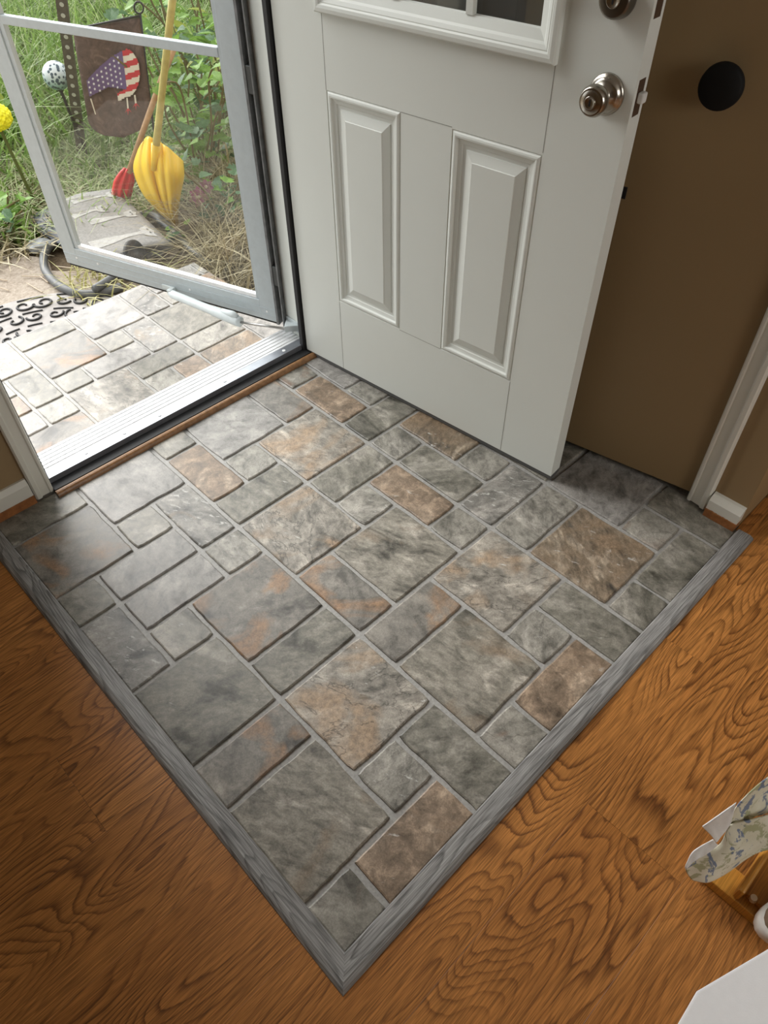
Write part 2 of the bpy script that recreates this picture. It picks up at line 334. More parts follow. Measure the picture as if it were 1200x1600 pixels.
# oak laminate planks running along x
PW = 0.197
def plank(poly):
    cx = sum(p[0] for p in poly) / len(poly); cy = sum(p[1] for p in poly) / len(poly)
    n = len(poly); pts = [Vector((p[0] - cx, p[1] - cy)) for p in poly]
    def ins(d):
        out = []
        for i in range(n):
            a, b, c2 = pts[i - 1], pts[i], pts[(i + 1) % n]
            e1 = (b - a).normalized(); e2 = (c2 - b).normalized()
            out.append(b + (Vector((-e1.y, e1.x)) + Vector((-e2.y, e2.x))) * d)
        return out
    m = MB().rings([[Vector((p.x, p.y, -0.0049)) for p in ins(0.00012)], [Vector((p.x, p.y, -0.0004)) for p in ins(0.00012)], [Vector((p.x, p.y, 0)) for p in ins(0.0006)]], False, True)
    me = m.mesh('plank'); me.materials.append(OAK); inst('plank', me, (cx, cy, 0), parent=floor)
LX, LY = TX0 - 0.02, TY0 - 0.02
row = -13
while True:
    y0 = -0.58 + row * PW; y1 = y0 + PW; row += 1
    if y0 > 0.9: break
    if y1 < -3.0: continue
    y1 = min(y1, 0.905); xe = 2.1 if y0 < LY else LX
    cuts = [-2.5]; xx = -2.5 + ((row * 0.43) % 1.2) + 0.15
    while xx < xe - 0.1: cuts.append(xx); xx += 1.2
    cuts.append(xe)
    for a, b in zip(cuts[:-1], cuts[1:]):
        if y0 < LY < y1:
            if b <= LX: plank([(a, y0), (b, y0), (b, y1), (a, y1)])
            elif a >= LX: plank([(a, y0), (b, y0), (b, LY), (a, LY)])
            else: plank([(a, y0), (b, y0), (b, LY), (LX, LY), (LX, y1), (a, y1)])
        else: plank([(a, y0), (b, y0), (b, y1), (a, y1)])

plank([(0.888, LY), (2.1, LY), (2.1, -0.4375), (0.888, -0.4375)])
# grey wood edge trim, mitred at the corner
def trim_profile(t):   # t: 0 = tile side .. 1 = laminate side
    return [(0.0, 0.0), (0.0, 0.0065), (0.0022, 0.0088), (0.030, 0.0092), (0.038, 0.0066), (0.0425, 0.0022), (0.043, 0.0)]
def trim(name, along, end, mat, label):
    prof = trim_profile(0); c = Vector((TX0, TY0)); L0 = []; L1 = []
    for d, h in prof:
        mx, my = TX0 - d, TY0 - d
        L0.append(Vector((mx, my, h)))
        L1.append(Vector((mx, end, h)) if along == 'y' else Vector((end, my, h)))
    steps = 24; loops = []
    for k in range(steps + 1):
        u = k / steps; loops.append([a.lerp(b, u) for a, b in zip(L0, L1)])
    o = MB().rings(loops, True, True).build(name, mat); return tag(o, label, 'trim', kind='structure')
trim('trim_1', 'y', 0.896, GREYWOOD_Y, 'grey wood edging strip along the tiles towards the exterior wall')
trim('trim_2', 'x', 0.888, GREYWOOD, 'grey wood edging strip ending at the white baseboard block')

# exterior wall with the door opening
OPL, OPR, OPT = -0.277, 0.632, 2.06
wf = MB(); wf.box(-2.6, OPL - 0.02, WALL_Y, 1.05, -0.3, 2.5); wf.box(OPR + 0.03, 2.2, WALL_Y, 1.05, -0.3, 2.5); wf.box(OPL - 0.02, OPR + 0.03, WALL_Y, 1.05, OPT + 0.02, 2.5)
tag(wf.build('wall_front', TAN_PAINT), 'tan exterior wall around the door opening', 'wall', kind='structure')
# wall on the right with the closet opening (y -0.297 .. 0.72)
CL0, CL1 = -0.297, 0.66
wr = MB(); wr.box(WALL_X, WALL_X + 0.11, -0.437, CL0, 0, 2.5); wr.box(WALL_X, WALL_X + 0.11, CL1, 0.92, 0, 2.5); wr.box(WALL_X, WALL_X + 0.11, CL0, CL1, 2.05, 2.5)
tag(wr.build('wall_right', TAN_PAINT), 'tan wall with closet opening behind the front door', 'wall', kind='structure')
wc = MB(); wc.box(WALL_X + 0.11, 2.2, -0.437, -0.34, 0, 2.5)
tag(wc.build('wall_side', TAN_PAINT), 'wall returning away from the closet corner', 'wall', kind='structure')
wb = MB(); wb.box(1.55, 1.62, -0.34, 0.92, 0, 2.5)
tag(wb.build('wall_closet', TAN_PAINT), 'back wall inside the closet', 'wall', kind='structure')
tag(MB().box(2.2, 2.3, -3.1, 1.05, -0.1, 2.5).build('wall_east', TAN_PAINT), 'far side wall of the room', 'wall', kind='structure')
tag(MB().box(-2.7, -2.6, -3.1, 1.05, -0.1, 2.5).build('wall_west', TAN_PAINT), 'opposite side wall of the room', 'wall', kind='structure')
wk = MB(); wk.box(-2.6, -0.55, -3.2, -3.1, 0, 2.5); wk.box(1.05, 2.2, -3.2, -3.1, 0, 2.5); wk.box(-0.55, 1.05, -3.2, -3.1, 0, 1.0); wk.box(-0.55, 1.05, -3.2, -3.1, 2.2, 2.5)  # gap in this wall is added and positioned to suit the fill lamp
tag(wk.build('wall_back', TAN_PAINT), 'wall behind the photographer with an opening added for the fill lamp', 'wall', kind='structure')
tag(MB().box(-2.7, 2.3, -3.2, 1.05, 2.5, 2.6).build('ceiling', CEIL_PAINT), 'flat off-white ceiling', 'ceiling', kind='structure')
win = empty('added_window', (0.25, -3.15, 1.0)); tag(win, 'unseen window added behind the photographer for the fill lamp', 'window', kind='structure')  # unseen window, added to go with the fill lamp
wfr = MB()
for a in ((-0.8, -0.74, 0, 1.2), (0.74, 0.8, 0, 1.2), (-0.74, 0.74, 0, 0.06), (-0.74, 0.74, 1.14, 1.2), (-0.02, 0.02, 0.06, 1.14)): wfr.box(a[0], a[1], -0.03, 0.03, a[2], a[3])
wfr.build('added_window_frame', TRIM_PAINT, win); MB().box(-0.74, 0.74, -0.003, 0.003, 0.06, 1.14).build('pane', GLASS, win)

# casings
def casing(name, M, width, z1, label):
    """profile across local x (0..width), proud along local y"""
    pr = [(0, 0), (0, .010), (.004, .015), (.009, .015), (.012, .011), (width - .018, .013), (width - .014, .018), (width - .004, .018), (width, .013), (width, 0)]
    loops = [[Vector(((M @ Vector((p[0], p[1], 0))).x, (M @ Vector((p[0], p[1], 0))).y, z)) for p in pr] for z in (0.006, z1)]
    return tag(MB().rings(loops).build(name, TRIM_PAINT), label, 'trim', kind='structure')
casing('trim_3', frame((OPL, WALL_Y, 0), (-1, 0, 0), (0, -1, 0)) , 0.050, 2.12, 'cream fluted door casing beside the threshold')
casing('trim_4', frame((WALL_X, CL0, 0), (0, -1, 0), (-1, 0, 0)), 0.054, 2.12, 'cream door casing beside the closet door')
# left jamb, right jamb, head of the front door frame
MB().box(OPL - 0.02, OPL, WALL_Y, 1.05, -0.02, OPT).build('jamb', TRIM_PAINT, bpy.data.objects['wall_front'])
MB().box(OPL - 0.001, OPL + 0.006, 0.932, 0.958, 0.02, OPT).build('weatherstrip', RUBBER, bpy.data.objects['wall_front'])
MB().box(OPR, OPR + 0.03, 0.936, 1.05, -0.02, OPT).build('jamb', WHITE_PAINT, bpy.data.objects['wall_front'], bevel=0.002)
MB().box(OPR - 0.026, OPR + 0.004, 0.9215, 0.9365, 0.0, OPT).build('weatherstrip', RUBBER, bpy.data.objects['wall_front'])
MB().box(OPL - 0.02, OPR + 0.03, WALL_Y, 1.05, OPT, OPT + 0.02).build('jamb', TRIM_PAINT, bpy.data.objects['wall_front'])
# baseboards
def wavy_base(name, p0, p1, nrm, zb, zt, thick, label, seed):
    rg = random.Random(seed); d = (Vector(p1) - Vector(p0)); L = d.length; d.normalize(); n = 14; loops = []
    for i in range(n + 1):
        u = L * i / n; b = zb + rg.uniform(-.004, .004)
        base = Vector((p0[0], p0[1], 0)) + Vector((d.x, d.y, 0)) * u; nn = Vector((nrm[0], nrm[1], 0))
        loops.append([base + Vector((0, 0, b)), base + nn * thick + Vector((0, 0, b)), base + nn * thick + Vector((0, 0, zt - .014)), base + nn * thick * .55 + Vector((0, 0, zt - .003)), base + nn * thick * .4 + Vector((0, 0, zt)), base + Vector((0, 0, zt))])
    o = MB().rings(loops).build(name, TRIM_PAINT)
    s = MB(); q0 = Vector((p0[0], p0[1], 0)); q1 = Vector((p1[0], p1[1], 0)); nn = Vector((nrm[0], nrm[1], 0)) * (thick + .003)
    s.add([q0, q1, q1 + nn, q0 + nn] + [v + Vector((0, 0, zb + .002)) for v in (q0, q1, q1 + nn, q0 + nn)], [(0, 3, 2, 1), (4, 5, 6, 7), (0, 1, 5, 4), (1, 2, 6, 5), (2, 3, 7, 6), (3, 0, 4, 7)])
    s.build('bare_strip', BAREWOOD, o); return tag(o, label, 'baseboard', kind='structure')
wavy_base('baseboard_left', (-2.5, WALL_Y), (OPL - .052, WALL_Y), (0, -1), 0.024, 0.078, 0.016, 'painted baseboard with bare reddish strip beside the fluted casing', 3)
wavy_base('baseboard_right', (WALL_X, CL0 - .057), (WALL_X, -0.437), (-1, 0), 0.022, 0.066, 0.026, 'short white baseboard block with bare wood below it', 5)

# door sill
sill = MB()
sill.box(OPL, OPR, 0.962, 1.046, -0.02, 0.030); sill_o = sill.build('door_sill', MILL, bevel=0.002)
tag(sill_o, 'ribbed bright aluminium door sill with screws', 'door sill', kind='structure')
for k in range(5):
    y = 0.972 + k * 0.0155
    MB().box(OPL, OPR, y, y + 0.0045, 0.0295, 0.0318).build('rib', MILL, sill_o)
MB().box(OPL, OPR, 0.930, 0.962, -0.02, 0.0295).build('sill_plate', plain('grey_metal_plate', (0.33, 0.345, 0.38), 0.3, 0.7, 0.12, 40), sill_o)
MB().box(OPL, OPR, 0.898, 0.930, -0.003, 0.012).build('vinyl_seal', RUBBER, sill_o)
wst = MB(); wst.rings([[Vector((x, 0.900 - .012 + .012 * math.cos(a), .014 * math.sin(a))) for a in np.linspace(0, math.pi, 9)] for x in (OPL - 0.002, OPR + 0.0)])
wst.build('wood_strip', DARKWOOD, sill_o)
scr = MB().lathe([(0.0058, 0), (0.0055, 0.0016), (0.0036, 0.0019), (0.003, 0.0012), (0.001, 0.0012)], Matrix(), 14).mesh('screw'); scr.materials.append(MILL)
for px, py in ((134, 708), (194, 677), (249, 649), (351, 595.5), (443.5, 548)):
    p = at_z(px, py, 0.0295); inst('screw', scr, (p.x, min(max(p.y, .937), .954), 0.0295), parent=sill_o)

# ------------------------------------------------------------------ front door, opened inwards
HX, HY = 0.616, 0.915
DU = Vector((0.0825, -0.917, 0)).normalized(); DW = 0.9207; DT = 0.0445
door = empty('door_1', (HX, HY, 0.0)); tag(door, 'white panelled front door standing open with glass lite', 'door', kind='structure')
door.matrix_world = frame((HX, HY, 0.0), DU, (0, 0, 1))      # local x along the door, y up, z = normal (toward -x side)
if door.matrix_world.to_3x3().col[2].x > 0:
    SGN = -1
else: SGN = 1
# local z toward the viewer face: SGN*z
def dv(s, h, d): return Vector((s, h, SGN * d))
S_HOLES = [(0.162, 0.391, 0.252, 0.810), (0.533, 0.758, 0.250, 0.806), (0.172, 0.742, 0.985, 1.70)]
xs = sorted({0, DW} | {a for h in S_HOLES for a in h[:2]}); zs = sorted({0.016, 2.035} | {a for h in S_HOLES for a in h[2:]})
slab = MB()
for i in range(len(xs) - 1):
    for j in range(len(zs) - 1):
        cx, cz = (xs[i] + xs[i + 1]) / 2, (zs[j] + zs[j + 1]) / 2
        hole = [h for h in S_HOLES if h[0] < cx < h[1] and h[2] < cz < h[3]]
        if not hole: slab.add([dv(xs[i], zs[j], 0), dv(xs[i + 1], zs[j], 0), dv(xs[i + 1], zs[j + 1], 0), dv(xs[i], zs[j + 1], 0)], [(0, 1, 2, 3)])
        if not (hole and hole[0][3] > 1.5): slab.add([dv(xs[i], zs[j], -DT), dv(xs[i + 1], zs[j], -DT), dv(xs[i + 1], zs[j + 1], -DT), dv(xs[i], zs[j + 1], -DT)], [(3, 2, 1, 0)])
for (a, b) in (((0, .016), (DW, .016)), ((DW, .016), (DW, 2.035)), ((DW, 2.035), (0, 2.035)), ((0, 2.035), (0, .016))):
    slab.add([dv(*a, 0), dv(*b, 0), dv(*b, -DT), dv(*a, -DT)], [(0, 1, 2, 3)])
h = S_HOLES[2]
for (a, b) in (((h[0], h[2]), (h[1], h[2])), ((h[1], h[2]), (h[1], h[3])), ((h[1], h[3]), (h[0], h[3])), ((h[0], h[3]), (h[0], h[2]))):
    slab.add([dv(*a, 0), dv(*b, 0), dv(*b, -DT), dv(*a, -DT)], [(0, 1, 2, 3)])
slab_o = slab.build('door_slab', WHITE_PAINT, door)
def rect_loop(r, ins, d): return [dv(r[0] + ins, r[2] + ins, d), dv(r[1] - ins, r[2] + ins, d), dv(r[1] - ins, r[3] - ins, d), dv(r[0] + ins, r[3] - ins, d)]
for r in S_HOLES[:2]:
    prof = [(0, 0), (0.002, -0.002), (0.006, 0.0015), (0.010, 0.0025), (0.014, 0.0018), (0.017, -0.003), (0.021, -0.0042), (0.026, -0.0052), (0.028, -0.0075), (0.034, -0.008), (0.036, -0.0078)]
    MB().rings([rect_loop(r, i, d) for i, d in prof], False, False).build('panel_moulding', WHITE_PAINT, door)
    prof2 = [(0.036, -0.0078), (0.037, -0.006), (0.056, -0.0005), (0.0575, 0.0008), (0.060, 0.0008)]
    MB().rings([rect_loop(r, i, d) for i, d in prof2], False, True).build('raised_panel', WHITE_PAINT, door)
wr_ = (0.150, 0.762, 0.966, 1.722)
prof = [(0, 0), (0, 0.010), (0.003, 0.0135), (0.010, 0.0145), (0.016, 0.0135), (0.019, 0.010), (0.021, 0.010), (0.028, 0.006), (0.032, 0.002), (0.048, -0.006), (0.050, -0.012)]
MB().rings([rect_loop(wr_, i, d) for i, d in prof], False, False).build('lite_frame', WHITE_PAINT, door)
MB().box(0.165, 0.75, 0.98, 1.71, min(SGN * -.012, SGN * -.017), max(SGN * -.012, SGN * -.017)).build('pane', DGLASS, door)
for s in (0.368, 0.556):
    MB().rings([[dv(s - .011, z, -.012), dv(s - .008, z, -.003), dv(s + .008, z, -.003), dv(s + .011, z, -.012)] for z in (1.014, 1.675)]).build('muntin', WHITE_PAINT, door)
MB().rings([[dv(x, 1.345 - .011, -.012), dv(x, 1.345 - .008, -.003), dv(x, 1.345 + .008, -.003), dv(x, 1.345 + .011, -.012)] for x in (0.199, 0.713)]).build('muntin', WHITE_PAINT, door)
# decal on the glass: arc and scribbled script
dec = MB()
C0 = (0.667, 1.115); cs = [dv(C0[0] + .062 * math.cos(a), C0[1] + .062 * math.sin(a), -.0114) for a in np.linspace(0, 2 * math.pi, 48)]
dec.tube(cs, 0.0009, 5)
for k in range(6):
    rg = random.Random(k); x0 = 0.632 + k * 0.0115
    dec.tube([dv(x0 + rg.uniform(-.006, .008), 1.066 + .016 * abs(math.sin(i * 1.3 + k)) + rg.uniform(-.004, .004), -.0114) for i in range(7)], 0.0013, 5)
dec.tube([dv(.625, 1.064, -.0114), dv(.634, 1.060, -.0114), dv(.648, 1.063, -.0114), dv(.664, 1.062, -.0114), dv(.678, 1.066, -.0114), dv(.69, 1.064, -.0114)], 0.0018, 5)
dec.build('glass_sticker', BLACK, door)
# thin score lines where stiles and rails meet
def seam(a, b):
    m = MB(); w2 = 0.0007
    if a[0] == b[0]: m.box(a[0] - w2, a[0] + w2, a[1], b[1], -0.0003, 0.0003)
    else: m.box(a[0], b[0], a[1] - w2, a[1] + w2, -0.0003, 0.0003)
    m.build('seam', SEAM, door)
for s in (0.162, 0.758):
    seam((s, 0.810), (s, 0.966)); seam((s, 0.016), (s, 0.250))
seam((0.391, 0.809), (0.533, 0.809)); seam((0.391, 0.251), (0.533, 0.251))
# bottom sweep
MB().box(0.0, DW, 0.003, 0.017, min(-SGN * .002, -SGN * DT), max(-SGN * .002, -SGN * DT)).build('bottom_sweep', plain('grey_sweep', (0.10, 0.10, 0.098), 0.6), door)
# lockset
def lock(name, s, z, prof, mat, n=32):
    M = Matrix.Translation(dv(s, z, 0)) @ (Matrix() if SGN > 0 else Matrix.Rotation(math.pi, 4, 'X'))
    return MB().lathe(prof, M, n).build(name, mat, door, smooth=True), M
KS, KZ = 0.869, 0.938
lock('rosette', KS, KZ, [(0.0345, 0), (0.0345, 0.003), (0.032, 0.006), (0.029, 0.0068), (0.0285, 0.010), (0.024, 0.0125), (0.015, 0.016), (0.0125, 0.021), (0.0125, 0.026)], NICKEL)
kn, KM = lock('knob', KS, KZ, [(0.0125, 0.022), (0.014, 0.027), (0.019, 0.031), (0.0245, 0.036), (0.0265, 0.042), (0.0262, 0.049), (0.0235, 0.055), (0.0215, 0.0568), (0.0205, 0.0562), (0.019, 0.0575), (0.011, 0.0590)], NICKEL)
o, _ = lock('key_cylinder', KS, KZ, [(0.0105, 0.0585), (0.0105, 0.0602), (0.0095, 0.0606), (0.0085, 0.0600), (0.002, 0.0600)], NICKEL); o.parent = kn
o.matrix_parent_inverse = Matrix()
kw = MB().box(-0.0014, 0.0014, -0.0052, 0.0052, 0.0596, 0.0606, KM).build('keyhole', BLACK, kn)
db, DM = lock('deadbolt', 0.859, 1.081, [(0.031, 0), (0.031, 0.004), (0.0285, 0.017), (0.0265, 0.0205), (0.0245, 0.0212), (0.013, 0.0214)], DARKMETAL)
o, _ = lock('key_cylinder', 0.859, 1.081, [(0.0125, 0.0212), (0.0125, 0.0228), (0.0115, 0.0232), (0.0105, 0.0225), (0.002, 0.0225)], NICKEL); o.parent = db
MB().box(-0.0014, 0.0014, -0.006, 0.006, 0.0222, 0.0232, DM).build('keyhole', BLACK, db)
# latch and bolt mortises on the door edge
MORT = plain('mortise_brown', (0.075, 0.042, 0.022), 0.7, 0, 0.3, 120)
for zc, hh in ((0.937, 0.030), (1.087, 0.030)):
    d0, d1 = sorted((-SGN * .010, -SGN * .034)); MB().box(DW - 0.0012, DW + 0.0004, zc - hh, zc + hh, d0, d1).build('latch_mortise', MORT, door)
d0, d1 = sorted((-SGN * .013, -SGN * .031))
MB().box(DW, DW + 0.012, 0.929, 0.947, d0, d1).build('latch_bolt', plain('white_plastic', (0.72, 0.72, 0.69), 0.5), door, bevel=0.003)

# ------------------------------------------------------------------ bifold closet door
K0 = Vector((0.8385, 0.058, 0)); K1 = Vector((0.9050, -0.2960, 0)); K2 = Vector((0.9050, 0.405, 0))
closet = empty('door_2', (K1.x, K1.y, 0)); tag(closet, 'flat tan bifold closet door with round black knob', 'door', kind='structure')
def leaf(a, b, name):
    u = (b - a).normalized(); nrm = Vector((-u.y, u.x, 0)); nrm = nrm if nrm.x > 0 else -nrm
    m = MB(); vs = []
    for z in (0.022, 2.02):
        vs += [a + Vector((0, 0, z)), b + Vector((0, 0, z)), b + nrm * .03 + Vector((0, 0, z)), a + nrm * .03 + Vector((0, 0, z))]
    m.add(vs, [(0, 1, 2, 3), (4, 7, 6, 5), (0, 4, 5, 1), (1, 5, 6, 2), (2, 6, 7, 3), (3, 7, 4, 0)])
    o = m.build(name, TAN_PAINT, closet); o.matrix_parent_inverse = Matrix.Translation(-closet.location); return u, nrm
u1, n1 = leaf(K0, K1, 'leaf_panel'); leaf(K2, K0 + Vector((0, .002, 0)), 'leaf_panel')
kp = K0 + u1 * 0.146 + Vector((0, 0, 0.948)); KMx = frame(kp, u1, (0, 0, 1))
if KMx.to_3x3().col[2].dot(-n1) < 0: KMx = KMx @ Matrix.Rotation(math.pi, 4, 'X')
ck = MB().lathe([(0.014, 0), (0.014, 0.012), (0.036, 0.019), (0.039, 0.026), (0.038, 0.036), (0.0345, 0.040), (0.014, 0.0415)], KMx, 36).build('knob', plain('matte_black_knob', (0.008, 0.008, 0.008), 0.7, 0, .1, 30, 0, 0.2), closet, smooth=True)
ck.matrix_parent_inverse = Matrix.Translation(-closet.location)
hp = K0 + u1 * 0.0 + Vector((0, 0, 0.717)); hm = MB().box(-0.004, 0.014, -0.012, 0.012, -0.0005, 0.003, frame(hp, u1, (0, 0, 1)) if True else None).build('hinge', BLACKMETAL, closet)
hm.matrix_parent_inverse = Matrix.Translation(-closet.location)

# ------------------------------------------------------------------ storm door, opened outwards
SA = Vector((0.6172, 1.0528, 0)); SB = Vector((0.3132, 1.9344, 0)); SUV = (SB - SA).normalized(); SW = (SB - SA).length
SNZ = Vector((-SUV.y, SUV.x, 0)); SNZ = SNZ if SNZ.dot(Vector(CAM_C[:2].tolist() + [0]) - SA) > 0 else -SNZ
storm = empty('door_3', (SA.x, SA.y, 0)); tag(storm, 'grey aluminium storm door with glass swung outwards', 'door', kind='structure')
SM = Matrix(((SUV.x, 0, SNZ.x, 0), (SUV.y, 0, SNZ.y, 0), (0, 1, 0, 0), (0, 0, 0, 1)))   # local (s, z, toward camera)
def sbox(name, s0, s1, z0, z1, d0, d1, mat, bevel=0.0015, parent=None):
    o = MB().box(s0, s1, z0, z1, d0, d1, SM).build(name, mat, parent or storm, bevel=bevel); return o
ST = 2.03
sbox('hinge_stile', 0.004, 0.070, 0.05, ST, -.032, 0, ALU)
sbox('free_stile', SW - 0.062, SW, 0.05, ST, -.032, 0, ALU)
sbox('bottom_rail', 0.070, SW - 0.062, 0.05, 0.118, -.032, 0, ALU)
sbox('top_rail', 0.070, SW - 0.062, ST - 0.07, ST, -.032, 0, ALU)
sbox('rail_rib', 0.004, SW - 0.002, 0.092, 0.094, -.001, .0016, ALU, 0)
sbox('rail_rib', 0.004, SW - 0.002, 0.070, 0.0715, -.001, .0012, ALU, 0)
sbox('bottom_seal', 0.006, SW - 0.004, 0.040, 0.052, -.026, -.006, RUBBER, 0)
# glazing frame
for nm, a in (('glazing_bead', (0.070, 0.084, 0.118, ST - .07)), ('glazing_bead', (SW - .080, SW - .062, 0.118, ST - .07)), ('glazing_bead', (0.084, SW - .080, 0.118, 0.132)), ('glazing_bead', (0.084, SW - .080, ST - .084, ST - .07))):
    sbox(nm, *a, -.022, -.005, ALU if a[3] > .2 else MILL, 0.001)
sbox('meeting_rail', 0.084, SW - .080, 0.812, 0.836, -.022, -.004, ALU, 0.002)
sbox('pane', 0.082, SW - .078, 0.130, 0.814, -.015, -.012, GLASS, 0)
sbox('pane', 0.082, SW - .078, 0.834, ST - .082, -.015, -.012, GLASS, 0)
for s in (0.045, 0.36, SW - 0.06, SW - .16):
    MB().lathe([(0.004, 0), (0.0038, .0012), (.001, .0014)], SM @ Matrix.Translation((s, 0.082, 0)), 10).build('screw', MILL, storm)
# hinge rail (z-bar) on the jamb with hinges
zb = [(-0.004, 0.004, -.036, .010), (-.024, -.004, -.036, -.018), (-.026, -.022, -.036, .012)]
m = MB()
for a in zb: m.box(a[0], a[1], 0.05, ST + .02, a[2], a[3], SM)
m.build('hinge_rail', ALU_DARK, storm)
for zc in (0.225, 0.776, 1.35, 1.85): sbox('hinge', -.022, 0.002, zc - .034, zc + .034, -.012, .008, plain('dark_hinge', (0.10, 0.105, 0.105), 0.45, 0.6), 0.003)
# pneumatic closer
ca = SM @ Vector((0.430, 0.066, 0.028)); cb = SM @ Vector((0.120, 0.050, 0.052))
cdir = (cb - ca).normalized(); clo = MB().tube([ca, ca + cdir * .01, ca + cdir * .012, ca.lerp(cb, .62), ca.lerp(cb, .64), cb - cdir * .012, cb], [.008, .011, .0145, .0150, .0175, .0178, .0165], 18).build('closer_tube', PALEBLUE, storm, smooth=True)
MB().tube([cb - cdir * .075 + Vector((0, 0, .016)), cb - cdir * .03 + Vector((0, 0, .019)), cb - cdir * .01 + Vector((0, 0, .016))], [.008, .012, .008], 12).build('adjuster_cap', PALEBLUE, clo, smooth=True)
sbox('closer_bracket', 0.424, 0.480, 0.060, 0.076, 0, .006, PALEBLUE, 0.002)
sbox('closer_clevis', 0.422, 0.438, 0.059, 0.078, .004, .032, PALEBLUE, 0.002)
jr = Vector((OPR - 0.034, 1.000, 0.062)) - SA
MB().tube([cb, jr], 0.0042, 8).build('closer_rod', plain('closer_rod_steel', (0.45, 0.44, 0.42), 0.35, 0.8), storm, smooth=True)
jb = MB(); jl = jr
jb.prism([(jr.x - .006, jr.y - .006), (jr.x + .006, jr.y - .012), (OPR - SA.x, .985 - SA.y - .02), (OPR - SA.x, 1.03 - SA.y), (jr.x + .010, jr.y + .010)], 0.052, 0.074)
jb.box(OPR - SA.x - .004, OPR - SA.x, .968 - SA.y, 1.034 - SA.y, 0.045, 0.085)
jb.build('jamb_bracket', PALEBLUE, storm, bevel=0.002)

# ------------------------------------------------------------------ outside: landing, ground
LZ = -0.15; GZ = -0.30
landing = MB().box(-0.9, 0.835, 1.046, 1.95, GZ - .05, LZ - 0.0048).build('landing', GROUT)
tag(landing, 'raised tiled landing outside the door', 'landing', kind='structure')
TSo = TS; TRo = TR
lay_tiles({(0, 0): TR3, (0, -1): TQ, (-1, -1): TS, (-1, 0): TR, (1, 0): TS, (1, -1): TR2}, None, (-0.8, 0.833, 1.048, 1.948), 0.006, 1.49, LZ, landing, 900)
def ground_mat():
    t = NT('garden_soil'); c = t.coord(); n = t.noise(c, 6, 6, 0.7); f = t.noise(c, 60, 4, 0.7)
    col = t.mix(0.5, t.ramp(n, [(0.3, (0.05, 0.035, 0.02)), (0.6, (0.14, 0.10, 0.06)), (0.8, (0.10, 0.12, 0.04))]), t.ramp(f, [(0.3, (0.04, 0.03, 0.018)), (0.7, (0.26, 0.20, 0.13))]))
    return t.done(col, 0.9, 0, t.bump(f, 0.8, 0.01), 0.2)
gx = np.linspace(-14, 16, 61); gy = np.linspace(1.2, 26, 51)
gp = [[Vector((x, y, GZ - .012 + .02 * math.sin(x * 2.1 + y) * math.cos(y * 1.7) * (1 if y > 3.2 else .2))) for x in gx] for y in gy]
tag(MB().grid(gp).build('ground', ground_mat(), smooth=True), 'garden soil with leaf litter', 'ground', kind='structure')
def conc_mat():
    t = NT('worn_concrete'); c = t.coord(); n = t.noise(c, 5, 6, 0.7); f = t.noise(c, 70, 4, 0.75)
    col = t.mix(0.45, t.ramp(n, [(0.3, (0.24, 0.185, 0.135)), (0.7, (0.43, 0.375, 0.31))]), t.ramp(f, [(0.35, (0.14, 0.11, 0.08)), (0.6, (0.46, 0.41, 0.35))]))
    return t.done(col, 0.85, 0, t.bump(f, 0.5, 0.004), 0.25)
CONC = conc_mat()
slabp = [(-2.4, 1.95), (0.75, 1.95), (0.70, 2.2), (0.60, 2.42), (0.46, 2.60), (0.50, 2.72), (0.42, 2.86), (0.2, 2.95), (-0.2, 3.0), (-2.4, 3.02)]
tag(MB().prism(slabp, GZ - .06, GZ + 0.006).build('path', CONC, bevel=0.006), 'worn concrete path slab in front of the landing', 'path', kind='structure')


# ------------------------------------------------------------------ garden things
MATGREY = plain('dusty_rubber', (0.36, 0.34, 0.325), 0.8, 0, 0.2, 25)
scroll = empty('scroll_doormat', (0.10, 1.965, GZ + .008)); tag(scroll, 'half-round rubber doormat with dark scroll pattern beyond the landing', 'doormat')
hr = [(0.5 * math.cos(a), 0.5 * math.sin(a)) for a in np.linspace(0, math.pi, 40)]
MB().prism(hr, 0, 0.006).build('mat_base', MATGREY, scroll, bevel=0.002)
def spiral(cx, cy, r, a0, turns, flip=1, n=22):
    return [Vector((cx + r * (1 - .75 * i / n) * math.cos(a0 + flip * turns * 2 * math.pi * i / n), cy + r * (1 - .75 * i / n) * math.sin(a0 + flip * turns * 2 * math.pi * i / n), 0.0085)) for i in range(n + 1)]
rg = random.Random(4); k = 0
for rr, cnt, sz in ((0.42, 16, 0.040), (0.315, 12, 0.038), (0.205, 8, 0.036), (0.10, 4, 0.032)):
    for i in range(cnt):
        a = math.pi * (i + .5) / cnt; fl = 1 if (i + k) % 2 else -1
        MB().tube(spiral(rr * math.cos(a), rr * math.sin(a) + .01, sz * rg.uniform(.8, 1.15), a + fl * 1.3 + rg.uniform(-.7, .7), rg.uniform(.8, 1.25), fl), [.0055] * 12 + [.0045] * 11, 6).build('scroll', RUBBER, scroll)
    k += 1
for rr in (0.48, 0.365, 0.26, 0.15):
    for i in range(9):
        a0 = math.pi * (i + .15) / 9; a1 = math.pi * (i + .8) / 9
        MB().tube([Vector((rr * math.cos(a), max(.012, rr * math.sin(a)), .0075)) for a in np.linspace(a0, a1, 7)], .0045, 6).build('scroll', RUBBER, scroll)

